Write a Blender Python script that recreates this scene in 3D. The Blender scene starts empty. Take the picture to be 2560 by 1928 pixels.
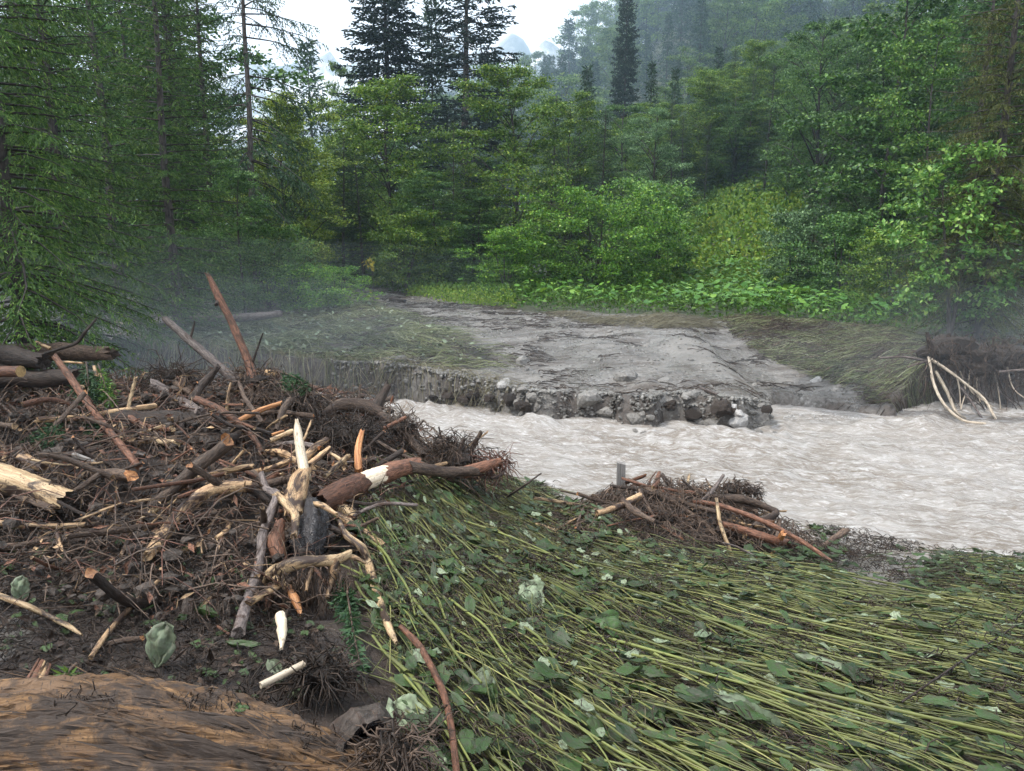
import bpy, math, random
import numpy as np
from mathutils import Vector, Matrix

# ------------------------------------------------------------------ camera, sky, sun, exposure
S = bpy.context.scene
C = S.collection
R = math.radians
CAM_H, PITCH, FPX, CU, CV = 1.7, R(10.66), 1934.0, 1280.0, 964.0
cam = bpy.data.cameras.new('camera'); camo = bpy.data.objects.new('camera', cam); C.objects.link(camo)
camo.location = (0, 0, CAM_H); camo.rotation_euler = (R(90) - PITCH, 0, 0)
cam.sensor_width = 36; cam.lens = 36 * FPX / 2560; cam.clip_start = 0.05; cam.clip_end = 5000
S.camera = camo

SUN_EL, SUN_AZ = R(60), R(-105)          # azimuth from +Y (behind the forest) towards +X
W = bpy.data.worlds.new('World'); S.world = W; W.use_nodes = True
wn, wl = W.node_tree.nodes, W.node_tree.links
sky = wn.new('ShaderNodeTexSky'); sky.sky_type = 'NISHITA'; sky.sun_disc = False
sky.sun_elevation = SUN_EL; sky.sun_rotation = SUN_AZ; sky.air_density = 1.0; sky.dust_density = 4.0; sky.ozone_density = 1.0
hs = wn.new('ShaderNodeHueSaturation'); hs.inputs['Saturation'].default_value = 0.42
mixw = wn.new('ShaderNodeMix'); mixw.data_type = 'RGBA'; mixw.inputs[0].default_value = 0.55
mixw.inputs[7].default_value = (10.6, 11.2, 12.0, 1)      # the even white of the cloud cover
wl.new(sky.outputs[0], hs.inputs['Color']); wl.new(hs.outputs[0], mixw.inputs[6])
bgn = wn['Background']; wl.new(mixw.outputs[2], bgn.inputs['Color']); bgn.inputs['Strength'].default_value = 0.085
sun = bpy.data.lights.new('sun', 'SUN'); suno = bpy.data.objects.new('sun', sun); C.objects.link(suno)
sun.energy = 1.5; sun.angle = R(10); sun.color = (1.0, 0.96, 0.9)
sd = Vector((math.sin(SUN_AZ) * math.cos(SUN_EL), math.cos(SUN_AZ) * math.cos(SUN_EL), math.sin(SUN_EL)))
suno.rotation_euler = sd.to_track_quat('Z', 'Y').to_euler()
S.view_settings.view_transform = 'Standard'; S.view_settings.look = 'None'
S.view_settings.exposure = 1.5; S.view_settings.gamma = 1.0
S.cycles.use_denoising = True; S.cycles.max_bounces = 6; S.cycles.diffuse_bounces = 3; S.cycles.glossy_bounces = 2
S.cycles.transmission_bounces = 3; S.cycles.transparent_max_bounces = 4; S.cycles.volume_bounces = 1
S.cycles.use_adaptive_sampling = True; S.cycles.adaptive_threshold = 0.02
S.cycles.sample_clamp_indirect = 4.0

rng = np.random.default_rng(11)
random.seed(11)

# ------------------------------------------------------------------ noise
def _h(ix, iy, iz, seed):
    n = (ix.astype(np.int64) * 374761393 + iy.astype(np.int64) * 668265263 + iz.astype(np.int64) * 2147483647 + seed * 1274126177) & 0xffffffff
    n = ((n ^ (n >> 13)) * 1274126177) & 0xffffffff
    n = ((n ^ (n >> 16)) * 2246822519) & 0xffffffff
    return ((n ^ (n >> 15)) & 0xffffff) / float(0xffffff)
def vn(x, y, z=0.0, seed=0):
    x, y, z = np.broadcast_arrays(np.asarray(x, float), np.asarray(y, float), np.asarray(z, float))
    x0, y0, z0 = np.floor(x), np.floor(y), np.floor(z)
    fx, fy, fz = x - x0, y - y0, z - z0
    fx, fy, fz = fx * fx * (3 - 2 * fx), fy * fy * (3 - 2 * fy), fz * fz * (3 - 2 * fz)
    r = 0
    for dx in (0, 1):
        for dy in (0, 1):
            for dz in (0, 1):
                w = (fx if dx else 1 - fx) * (fy if dy else 1 - fy) * (fz if dz else 1 - fz)
                r = r + w * _h(x0 + dx, y0 + dy, z0 + dz, seed)
    return r * 2 - 1
def vn2(x, y, seed=0):
    x, y = np.broadcast_arrays(np.asarray(x, float), np.asarray(y, float))
    x0, y0 = np.floor(x), np.floor(y)
    fx, fy = x - x0, y - y0
    fx, fy = fx * fx * (3 - 2 * fx), fy * fy * (3 - 2 * fy)
    zz = np.zeros_like(x0)
    return 2 * ((_h(x0, y0, zz, seed) * (1 - fx) + _h(x0 + 1, y0, zz, seed) * fx) * (1 - fy)
                + (_h(x0, y0 + 1, zz, seed) * (1 - fx) + _h(x0 + 1, y0 + 1, zz, seed) * fx) * fy) - 1
def fbm(x, y, oct=3, seed=0):
    r, a, f = 0, 1.0, 1.0
    for k in range(oct):
        r = r + a * vn2(x * f, y * f, seed + k * 17); a *= 0.5; f *= 2.03
    return r
def ss(a, b, x):
    t = np.clip((x - a) / (b - a), 0, 1); return t * t * (3 - 2 * t)

# ------------------------------------------------------------------ layout: pixel of the photograph -> point of the place
cp, sp = math.cos(PITCH), math.sin(PITCH)
def ray(u, v):
    a, b = (u - CU) / FPX, (CV - v) / FPX
    return np.array([a, cp + b * sp, -sp + b * cp])
def P(u, v, Y):
    d = ray(u, v); return np.array([0, 0, CAM_H]) + d * (Y / d[1])
def G(u, v, z=0.0):
    d = ray(u, v); t = (z - CAM_H) / d[2]; return np.array([0, 0, CAM_H]) + d * t

# river edges in metres (x, Y)
NX = np.array([-40, -14, -8, -4, -1.5, -0.1, 0.8, 2.1, 3.6, 6, 10, 40.]); NY = np.array([24, 13.2, 11, 9.4, 8.1, 7.4, 7.0, 6.1, 5.45, 4.9, 4.2, 1.])
FX = np.array([-40, -14, -6.8, -4, -1.65, 0.1, 1.5, 3.15, 3.4, 3.7, 4.2, 4.8, 5.35, 6.0, 9, 40.])
FY = np.array([29, 17.3, 14.0, 12.9, 11.6, 10.55, 10.1, 9.75, 9.9, 10.9, 11.1, 10.7, 10.35, 11.3, 11.2, 9.5])
BX = np.array([-40, -7, -4, -1.65, 0.1, 1.5, 3.2, 3.7, 5.3, 6.2, 40.]); BZ = np.array([-.12, -.12, -.2, -.2, -.34, -.34, -.30, -.52, -.58, -.12, -.1])
PX = np.array([-9, -5.5, -4.6, -3.5, -2.3, -1.7, -1.3, -.9, -.5, 0., 9]); PZ = np.array([.35, .36, .36, .34, .36, .24, .15, .08, .0, 0, 0])
def hill(x, y):
    a = x / np.maximum(y, 1)
    q = np.maximum(0, 0.55 * x + 0.835 * (y - 28)); q = q * ss(0, 14, q)
    f = ss(0.0, 0.34, a)
    r = 0.2 * q * f * (1 - 0.25 * ss(120, 260, y))
    r = r + (20 + 75 * np.clip(a, 0, .3)) * ss(95, 185, y) * ss(-.17, -.05, a) * (1 - .7 * ss(.2, .34, a))
    r = r + 0.03 * np.maximum(0, y - 24) * ss(-.1, -.5, a)
    return r
def H(x, y, rough=True):
    x = np.asarray(x, float); y = np.asarray(y, float)
    yn, yf = np.interp(x, NX, NY), np.interp(x, FX, FY)
    t = np.clip((y - 2.2) / (yn - 2.2), 0, 1)
    zr = -0.74 * t ** 1.05
    zl = -0.78 * ss(yn - 1.1, yn + 0.1, y)
    near = zl + (zr - zl) * ss(-1.4, 0.5, x)
    near = near + np.interp(x, PX, PZ) * ss(3.7, 5.7, y) * (1 - ss(6.6, 7.9, y))
    near = near + 0.36 * np.exp(-((x - 1.25) / .75) ** 2 - ((y - 5.6) / .55) ** 2)
    near = near - 0.35 * ss(yn, yn + .8, y)
    near = near - 0.24 * np.exp(-((x + 1.03) / .27) ** 2 - ((y - 3.66) / .26) ** 2)
    if rough:
        near = near + 0.035 * fbm(x * 2.1, y * 2.1, 3, 3) + 0.10 * ss(3.9, 5, y) * ss(0, -1.2, x) * fbm(x * 2.6, y * 2.6, 3, 9)
    e = yf + 0.20 * vn2(x * 2.3, y * .6, 5) + 0.09 * vn2(x * 6.1, y * 1.5, 6)
    bt = np.interp(x, BX, BZ)
    far = bt + (0.02 - bt) * ss(yf, yf + 6.5, y) + hill(x, y)
    if rough:
        far = far + 0.05 * fbm(x * 1.3, y * 1.3, 3, 21) * ss(yf - .5, yf + 1, y) + 0.4 * vn2(x * .11, y * .11, 23) * ss(28, 60, y)
        far = far - 0.05 * np.exp(-((y - yf - .7) / .5) ** 2) * (0.6 + fbm(x * 2.1, y * 2.1, 3, 31))
    wd = .14 + .26 * ss(-1.5, 0.5, x) * ss(.3, .7, .5 + .5 * vn2(x * 3.1, y * .3, 77))
    s = ss(e - .05, e + wd, y)
    s = np.clip(s + .10 * fbm(x * 6, y * 6, 2, 78) * s * (1 - s) * 4, 0, 1)
    return near * (1 - s) + far * s
YS = np.concatenate([np.arange(1.2, 30, .012), np.arange(30, 160, .3)])
def on(u, v, dz=0.0):
    d = ray(u, v); t = YS / d[1]
    x, z = d[0] * t, CAM_H + d[2] * t
    b = z - (H(x, YS) + dz)
    i = np.where(b < 0)[0]
    k = i[0] if len(i) else len(YS) - 1
    return np.array([x[k], YS[k], z[k]])
def poly_world(pts, z=0.0):
    return np.array([on(u, v)[:2] for u, v in pts])
def inside(poly, x, y):
    r = np.zeros(np.shape(x), bool); n = len(poly)
    for i in range(n):
        x1, y1 = poly[i]; x2, y2 = poly[(i + 1) % n]
        c = ((y1 > y) != (y2 > y)) & (x < (x2 - x1) * (y - y1) / (y2 - y1 + 1e-12) + x1)
        r ^= c
    return r
def sample(poly, n):
    lo, hi = poly.min(0), poly.max(0); out = np.zeros((0, 2))
    while len(out) < n:
        q = lo + rng.random((n * 2, 2)) * (hi - lo)
        out = np.concatenate([out, q[inside(poly, q[:, 0], q[:, 1])]])
    return out[:n]

# ------------------------------------------------------------------ mesh helpers
class MB:
    def __init__(s): s.V, s.F, s.M, s.T, s.n = [], [], [], [], 0
    def add(s, V, F, mi=0, tc=None):
        V = np.asarray(V, float).reshape(-1, 3)
        s.V.append(V); s.T.append(V if tc is None else np.asarray(tc, float).reshape(-1, 3))
        for f in (F if isinstance(F, list) else [F]):
            f = np.asarray(f, int)
            if len(f): s.F.append(f + s.n); s.M.append(np.full(len(f), mi))
        s.n += len(V); return s
    def mesh(s, name, mats, smooth=True):
        V = np.concatenate(s.V); T = np.concatenate(s.T)
        me = bpy.data.meshes.new(name)
        me.vertices.add(len(V)); me.vertices.foreach_set('co', V.astype(np.float32).ravel())
        lt = np.concatenate([np.full(len(f), f.shape[1]) for f in s.F])
        lv = np.concatenate([f.ravel() for f in s.F])
        me.loops.add(len(lv)); me.loops.foreach_set('vertex_index', lv.astype(np.int32))
        me.polygons.add(len(lt)); me.polygons.foreach_set('loop_start', (np.cumsum(lt) - lt).astype(np.int32))
        me.polygons.foreach_set('material_index', np.concatenate(s.M).astype(np.int32))
        me.polygons.foreach_set('use_smooth', np.full(len(lt), smooth))
        a = me.attributes.new('tc', 'FLOAT_VECTOR', 'POINT'); a.data.foreach_set('vector', T.astype(np.float32).ravel())
        for m in (mats if isinstance(mats, (list, tuple)) else [mats]): me.materials.append(m)
        me.update(calc_edges=True); me.validate()
        return me
    def obj(s, name, mats, parent=None, smooth=True):
        return link(name, s.mesh(name, mats, smooth), parent)
def link(name, me, parent=None, loc=None, rot=None, scale=None):
    o = bpy.data.objects.new(name, me); C.objects.link(o)
    if parent is not None: o.parent = parent
    if loc is not None: o.location = [float(a) for a in loc]
    if rot is not None: o.rotation_euler = rot
    if scale is not None: o.scale = scale
    return o
def tag(o, label=None, cat=None, group=None, kind=None):
    if label: o['label'] = label
    if cat: o['category'] = cat
    if group: o['group'] = group
    if kind: o['kind'] = kind
    return o
def empty(name, loc=(0, 0, 0)):
    return link(name, None, loc=loc)
def nrm(a): return a / np.maximum(np.linalg.norm(a, axis=-1, keepdims=True), 1e-9)
def smooth_path(pts, rad, n):
    pts, rad = np.asarray(pts, float), np.asarray(rad, float)
    k = len(pts); t = np.linspace(0, k - 1, n)
    if k == 2:
        return pts[0] + (pts[1] - pts[0]) * (t / 1)[:, None], np.interp(t, range(k), rad)
    ext = np.vstack([2 * pts[0] - pts[1], pts, 2 * pts[-1] - pts[-2]])
    i = np.minimum(t.astype(int), k - 2); f = (t - i)[:, None]
    p0, p1, p2, p3 = ext[i], ext[i + 1], ext[i + 2], ext[i + 3]
    q = .5 * ((2 * p1) + (-p0 + p2) * f + (2 * p0 - 5 * p1 + 4 * p2 - p3) * f ** 2 + (-p0 + 3 * p1 - 3 * p2 + p3) * f ** 3)
    return q, np.interp(t, range(k), rad)
def tube(mb, pts, rad, sides=8, n=None, mi=0, cap=None, rough=0.0, lump=0.0, seed=0, fis=0.0, jag=0.0):
    """tapered, bent round wood; tc = unrolled wood coordinates so grain follows the length"""
    if n is None: n = max(2, len(pts) * 4)
    q, r = smooth_path(pts, rad, n)
    d = nrm(np.gradient(q, axis=0))
    ref = np.array([0, 0, 1.0]) if abs(d[0][2]) < .8 else np.array([1.0, 0, 0])
    U = np.zeros_like(q); u = nrm(ref - d[0] * (ref @ d[0]))
    for i in range(n):
        u = nrm(u - d[i] * (u @ d[i])); U[i] = u
    Vv = np.cross(d, U)
    a = np.linspace(0, 2 * np.pi, sides, endpoint=False)
    s = np.concatenate([[0], np.cumsum(np.linalg.norm(np.diff(q, axis=0), axis=1))])
    ca, sa = np.cos(a)[None, :], np.sin(a)[None, :]
    rr = r[:, None] * np.ones((1, sides))
    L = s[-1] + 1e-6; so = seed * 3.7
    if lump: rr = rr * (1 + lump * vn(ca * 1.1 + 5, sa * 1.1, s[:, None] / np.maximum(r.mean() * 2.2, .01) + so, seed))
    if fis:
        k = vn(ca * 5, sa * 5, s[:, None] / (r.mean() * 7) + so, seed + 1) + .6 * vn(ca * 11, sa * 11, s[:, None] / (r.mean() * 4) + so, seed + 2)
        rr = rr * (1 + fis * k)
    if rough: rr = rr * (1 + rough * (rng.random((n, sides)) * 2 - 1))
    off = np.zeros((n, sides))
    if jag:
        off[-1] = jag * rng.random(sides) * r[-1] * 2
        off[0] = -jag * rng.random(sides) * r[0] * 2
    X = q[:, None, :] + U[:, None, :] * (ca * rr)[..., None] + Vv[:, None, :] * (sa * rr)[..., None] + d[:, None, :] * off[..., None]
    T = np.stack([ca * rr, sa * rr, (s[:, None] + so + off) * np.ones((1, sides))], -1)
    i = np.arange(n - 1)[:, None] * sides; j = np.arange(sides)[None, :]; j2 = (j + 1) % sides
    F = np.stack([i + j, i + j2, i + sides + j2, i + sides + j], -1).reshape(-1, 4)
    mb.add(X, F, mi, T)
    if cap is not None:
        for e, sg in ((0, -1), (n - 1, 1)):
            ring = X[e]; c = ring.mean(0) - (d[e] * sg * r[e] * (.35 if jag else 0.0))
            Vc = np.vstack([ring, [c]])
            j = np.arange(sides); F = np.stack([j, (j + 1) % sides, np.full(sides, sides)], -1)
            if e == 0: F = F[:, ::-1]
            Tc = np.vstack([T[e], [[0, 0, T[e][0][2]]]])
            mb.add(Vc, F, cap, Tc)
    return q, r
def tubes(mb, Pth, Rad, sides=3, mi=0):
    """many thin tubes at once: Pth (m,n,3), Rad (m,n)"""
    m, n, _ = Pth.shape
    d = nrm(np.gradient(Pth, axis=1))
    ref = np.broadcast_to(np.array([.31, .17, .93]), d.shape)
    U = nrm(np.cross(d, ref)); Vv = np.cross(d, U)
    a = np.linspace(0, 2 * np.pi, sides, endpoint=False)
    X = Pth[:, :, None, :] + Rad[:, :, None, None] * (U[:, :, None, :] * np.cos(a)[None, None, :, None] + Vv[:, :, None, :] * np.sin(a)[None, None, :, None])
    s = np.concatenate([np.zeros((m, 1)), np.cumsum(np.linalg.norm(np.diff(Pth, axis=1), axis=2), 1)], 1) + rng.random((m, 1)) * 50
    T = np.stack([np.cos(a)[None, None] * Rad[:, :, None], np.sin(a)[None, None] * Rad[:, :, None], s[:, :, None] * np.ones((1, 1, sides))], -1)
    b = (np.arange(m)[:, None, None] * n + np.arange(n - 1)[None, :, None]) * sides
    j = np.arange(sides)[None, None, :]; j2 = (j + 1) % sides
    F = np.stack([b + j, b + j2, b + sides + j2, b + sides + j], -1).reshape(-1, 4)
    mb.add(X, F, mi, T)
def kites(mb, B, D, N, L, Wd, mi=0, fold=.12, mid=.45):
    D = nrm(D); Sx = nrm(np.cross(D, N)); N2 = np.cross(Sx, D)
    L, Wd = np.asarray(L)[:, None], np.asarray(Wd)[:, None]
    m = B + D * L * mid
    X = np.stack([B, m + Sx * Wd / 2 + N2 * Wd * fold, B + D * L, m - Sx * Wd / 2 + N2 * Wd * fold], 1)
    F = np.arange(len(B) * 4).reshape(-1, 4)
    mb.add(X, F, mi)
def rvec(n): return nrm(rng.normal(size=(n, 3)))

# ------------------------------------------------------------------ materials
def new_mat(name):
    m = bpy.data.materials.new(name); m.use_nodes = True
    n, l = m.node_tree.nodes, m.node_tree.links
    return m, n, l, n['Principled BSDF'], n['Material Output']
def node(n, t, **kw):
    x = n.new(t)
    for k, v in kw.items():
        if k in x.inputs: x.inputs[k].default_value = v
        else: setattr(x, k, v)
    return x
def ramp(n, l, src, stops):
    r = n.new('ShaderNodeValToRGB'); e = r.color_ramp.elements
    while len(e) < len(stops): e.new(.5)
    for k, (p, c) in enumerate(stops):
        e[k].position = p; e[k].color = (*c, 1) if len(c) == 3 else c
    l.new(src, r.inputs[0]); return r.outputs[0]
def mix(n, l, f, a, b):
    m = n.new('ShaderNodeMix'); m.data_type = 'RGBA'
    for k, x in ((0, f), (6, a), (7, b)):
        if hasattr(x, 'links') or hasattr(x, 'is_linked'): l.new(x, m.inputs[k])
        else: m.inputs[k].default_value = x if k == 0 else (*x, 1)
    return m.outputs[2]
def noise(n, l, vec, scale, detail=4, rough=.6, dist=0.0):
    x = n.new('ShaderNodeTexNoise'); x.inputs['Scale'].default_value = scale; x.inputs['Detail'].default_value = detail
    x.inputs['Roughness'].default_value = rough; x.inputs['Distortion'].default_value = dist
    if vec is not None: l.new(vec, x.inputs['Vector'])
    return x.outputs[0]
def mapped(n, l, vec, scale):
    m = n.new('ShaderNodeMapping'); m.inputs['Scale'].default_value = scale; l.new(vec, m.inputs['Vector']); return m.outputs[0]
def bump(n, l, hgt, strength, dist, bsdf):
    b = n.new('ShaderNodeBump'); b.inputs['Strength'].default_value = strength; b.inputs['Distance'].default_value = dist
    l.new(hgt, b.inputs['Height']); l.new(b.outputs[0], bsdf.inputs['Normal'])
def hsv_by(n, l, col, src, lo, hi):
    mr = n.new('ShaderNodeMapRange'); mr.inputs[3].default_value = lo; mr.inputs[4].default_value = hi
    l.new(src, mr.inputs[0]); x = n.new('ShaderNodeHueSaturation')
    l.new(mr.outputs[0], x.inputs['Value']); l.new(col, x.inputs['Color']); return x.outputs[0]
MUD = (.036, .022, .016)
def wood(name, dark, light, mud=.35, grain=60., ratio=.12, rough=.55, bstr=.6, bdist=.006, mudc=MUD, patch=9., extra=None, var=.35, spec=.25):
    m, n, l, b, o = new_mat(name)
    tc = n.new('ShaderNodeAttribute'); tc.attribute_name = 'tc'
    g = noise(n, l, mapped(n, l, tc.outputs['Vector'], (1, 1, ratio)), grain, 6, .65, .4)
    col = ramp(n, l, g, [(.36, dark), (.5, tuple((a + c) / 2 for a, c in zip(dark, light))), (.62, light)])
    if extra:
        p2 = noise(n, l, mapped(n, l, tc.outputs['Vector'], (1, 1, .35)), patch * 1.7, 3, .6, .6)
        col = mix(n, l, ramp(n, l, p2, [(.48, (0, 0, 0)), (.6, (1, 1, 1))]), col, extra)
    pm = noise(n, l, mapped(n, l, tc.outputs['Vector'], (1, 1, .45)), patch, 6, .7, .8)
    th = .72 - .42 * mud
    f = ramp(n, l, pm, [(th - .05, (0, 0, 0)), (th + .05, (1, 1, 1))])
    col = mix(n, l, f, col, mudc)
    sp_ = noise(n, l, tc.outputs['Vector'], 130, 2, .5)
    f2 = ramp(n, l, sp_, [(.60, (0, 0, 0)), (.66, (1, 1, 1))])
    mm = n.new('ShaderNodeMath'); mm.operation = 'MULTIPLY'; mm.inputs[1].default_value = min(1, mud * 1.6); l.new(f2, mm.inputs[0])
    col = mix(n, l, mm.outputs[0], col, mudc)
    oi = n.new('ShaderNodeObjectInfo'); gi = n.new('ShaderNodeNewGeometry')
    col = hsv_by(n, l, col, oi.outputs['Random'], 1 - var, 1 + var)
    col = hsv_by(n, l, col, gi.outputs['Random Per Island'], 1 - var, 1 + var)
    l.new(col, b.inputs['Base Color']); b.inputs['Roughness'].default_value = rough
    b.inputs['Specular IOR Level'].default_value = spec
    ad = n.new('ShaderNodeMath'); ad.operation = 'ADD'; l.new(g, ad.inputs[0]); l.new(pm, ad.inputs[1])
    bump(n, l, ad.outputs[0], bstr, bdist, b)
    return m
M = {}
M['bark_red'] = wood('red_brown_bark', (.045, .022, .014), (.18, .085, .052), .3, 80, .25, .55, 1., .008)
M['bark_brown'] = wood('brown_bark', (.028, .020, .016), (.13, .090, .065), .42, 80, .3, .6, 1., .009)
M['bark_dark'] = wood('dark_wet_bark', (.010, .008, .007), (.055, .040, .032), .35, 75, .3, .6, 1., .010)
M['bark_grey'] = wood('grey_bark', (.035, .029, .028), (.16, .132, .12), .35, 75, .22, .6, 1., .009)
M['bare'] = wood('bare_pale_wood', (.26, .165, .085), (.52, .39, .235), .48, 70, .08, .5, .7, .005)
M['bare_white'] = wood('bleached_wood', (.36, .28, .19), (.62, .53, .41), .26, 55, .08, .5, .4, .003)
M['bare_dirty'] = wood('muddy_pale_wood', (.22, .13, .07), (.46, .32, .18), .5, 55, .1, .5, .6, .005)
M['orange'] = wood('splintered_orange_wood', (.20, .075, .03), (.50, .25, .11), .3, 70, .08, .5, .6, .005)
M['rot'] = wood('decayed_orange_wood', (.04, .020, .011), (.29, .17, .082), .56, 110, .04, .7, 1.0, .014, (.055, .041, .033), 8., (.16, .10, .06), .05)
M['resin'] = wood('black_resin_bark', (.006, .006, .008), (.028, .022, .022), .0, 90, .9, .22, 1.0, .012, spec=.6)
M['sawn'] = wood('sawn_wood_end', (.30, .19, .08), (.48, .33, .15), .2, 90, 1., .6, .3, .002)
M['grey_post'] = wood('weathered_grey_wood', (.16, .15, .14), (.33, .31, .29), .2, 80, .05, .6)
M['fibre'] = wood('root_fibre', (.011, .0075, .006), (.092, .064, .047), .15, 40, .2, .55, .3, .002, var=.6)
M['fibre_red'] = wood('red_root_fibre', (.04, .018, .013), (.14, .070, .05), .1, 40, .2, .5, .3, .002, var=.4)
M['trunk_far'] = wood('tree_trunk_bark', (.018, .016, .015), (.075, .065, .058), .0, 18, .3, .8, .6, .02)
M['root_pale'] = wood('washed_root', (.20, .16, .12), (.48, .41, .32), .15, 60, .2, .55)

def leafmat(name, c1, c2, tr=.3, rough=.5, c3=None, spec=.22, ovar=.18, ivar=.35, muddy=0.0):
    m, n, l, b, o = new_mat(name)
    gi = n.new('ShaderNodeNewGeometry'); oi = n.new('ShaderNodeObjectInfo')
    st = [(0, c1), (.75, c2)] + ([(1, c3)] if c3 else [])
    col = ramp(n, l, gi.outputs['Random Per Island'], st)
    col = hsv_by(n, l, col, oi.outputs['Random'], 1 - ovar, 1 + ovar)
    tcn = n.new('ShaderNodeTexCoord')
    nz = noise(n, l, tcn.outputs['Object'], .9, 3, .6)
    col = hsv_by(n, l, col, nz, 1 - ivar, 1 + ivar)
    if muddy:
        at = n.new('ShaderNodeAttribute'); at.attribute_name = 'tc'
        q = noise(n, l, at.outputs['Vector'], 4.5, 9, .68, .3)
        f = ramp(n, l, q, [(.66 - .35 * muddy, (0, 0, 0)), (.92 - .35 * muddy, (.9, .9, .9))])
        col = mix(n, l, f, col, (.055, .045, .035))
        bump(n, l, q, .5, .01, b)
    l.new(col, b.inputs['Base Color']); b.inputs['Roughness'].default_value = rough; b.inputs['Specular IOR Level'].default_value = spec
    if tr:
        t = n.new('ShaderNodeBsdfTranslucent'); tm = n.new('ShaderNodeHueSaturation'); tm.inputs['Value'].default_value = 1.4; tm.inputs['Hue'].default_value = .485
        l.new(col, tm.inputs['Color']); l.new(tm.outputs[0], t.inputs['Color'])
        mx = n.new('ShaderNodeMixShader'); mx.inputs[0].default_value = tr
        l.new(b.outputs[0], mx.inputs[1]); l.new(t.outputs[0], mx.inputs[2]); l.new(mx.outputs[0], o.inputs['Surface'])
    return m
M['spruce'] = leafmat('spruce_needles', (.014, .042, .010), (.070, .145, .030), .1, .5, (.17, .25, .05))
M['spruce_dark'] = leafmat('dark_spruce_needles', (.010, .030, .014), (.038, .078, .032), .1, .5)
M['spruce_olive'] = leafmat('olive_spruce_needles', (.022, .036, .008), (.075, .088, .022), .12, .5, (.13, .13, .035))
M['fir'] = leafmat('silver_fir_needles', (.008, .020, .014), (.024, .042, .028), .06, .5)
M['beech'] = leafmat('beech_leaves', (.026, .075, .010), (.11, .205, .026), .22, .4, (.25, .32, .05))
M['beech_yellow'] = leafmat('yellow_green_beech_leaves', (.04, .085, .010), (.15, .225, .026), .22, .4, (.28, .32, .05))
M['maple'] = leafmat('maple_leaves', (.028, .085, .018), (.105, .22, .042), .2, .38, (.21, .31, .07))
M['bush'] = leafmat('alder_leaves', (.026, .092, .012), (.12, .28, .030), .22, .38, (.27, .42, .055))
M['willow'] = leafmat('grey_willow_leaves', (.028, .068, .028), (.11, .20, .08), .15, .4, (.20, .31, .14))
M['dark_broad'] = leafmat('dark_broad_leaves', (.014, .048, .012), (.070, .155, .036), .18, .4, (.15, .25, .06))
M['farleaf'] = leafmat('hillside_leaves', (.030, .075, .016), (.11, .19, .042), .22, .45, (.19, .26, .06))
M['butterbur'] = leafmat('butterbur_leaf', (.035, .11, .015), (.085, .20, .026), .2, .38, (.16, .28, .045))
M['yellowleaf'] = leafmat('yellow_leaf', (.30, .27, .03), (.42, .36, .04), .3, .45)
M['herb'] = leafmat('meadow_herbs', (.085, .19, .020), (.19, .31, .040), .25, .5, (.32, .37, .06))
M['under'] = leafmat('undergrowth_leaves', (.020, .060, .010), (.07, .14, .022), .2, .5)
M['leaf_pale'] = leafmat('pale_leaf_underside', (.11, .155, .09), (.22, .275, .175), .1, .5, None, .3, .35, .3, .75)
M['leaf_green'] = leafmat('wet_dark_leaf', (.012, .032, .009), (.042, .085, .022), .1, .4, None, .3, .4, .3, .65)
M['stalk'] = leafmat('butterbur_stalk', (.030, .040, .013), (.15, .17, .048), .0, .45, (.32, .31, .11), .3, .4, .35, .58)
M['straw'] = leafmat('flattened_grass', (.055, .075, .030), (.18, .205, .085), .1, .45, (.36, .37, .24), .3, .2, .5)
M['straw_grey'] = leafmat('muddy_grass', (.10, .085, .05), (.19, .17, .10), .1, .5, (.25, .24, .16), .35, .2, .45)

# rock
def rockmat(name, c1, c2, wet=.45):
    m, n, l, b, o = new_mat(name)
    t = n.new('ShaderNodeTexCoord'); oi = n.new('ShaderNodeObjectInfo'); gi = n.new('ShaderNodeNewGeometry')
    q = noise(n, l, t.outputs['Object'], 6, 8, .7, .3); q2 = noise(n, l, t.outputs['Object'], 45, 3, .6)
    col = ramp(n, l, q, [(.35, c1), (.65, c2)])
    col = hsv_by(n, l, col, oi.outputs['Random'], .7, 1.3); col = hsv_by(n, l, col, gi.outputs['Random Per Island'], .7, 1.35)
    col = hsv_by(n, l, col, q2, .7, 1.3)
    l.new(col, b.inputs['Base Color']); b.inputs['Roughness'].default_value = wet
    bump(n, l, q, .7, .03, b); return m
M['rock'] = rockmat('wet_grey_stone', (.07, .065, .058), (.19, .18, .165))
M['rock_pale'] = rockmat('pale_stone', (.22, .21, .20), (.38, .37, .355))
M['gravel'] = rockmat('gravel', (.09, .085, .076), (.24, .23, .21))

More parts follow.
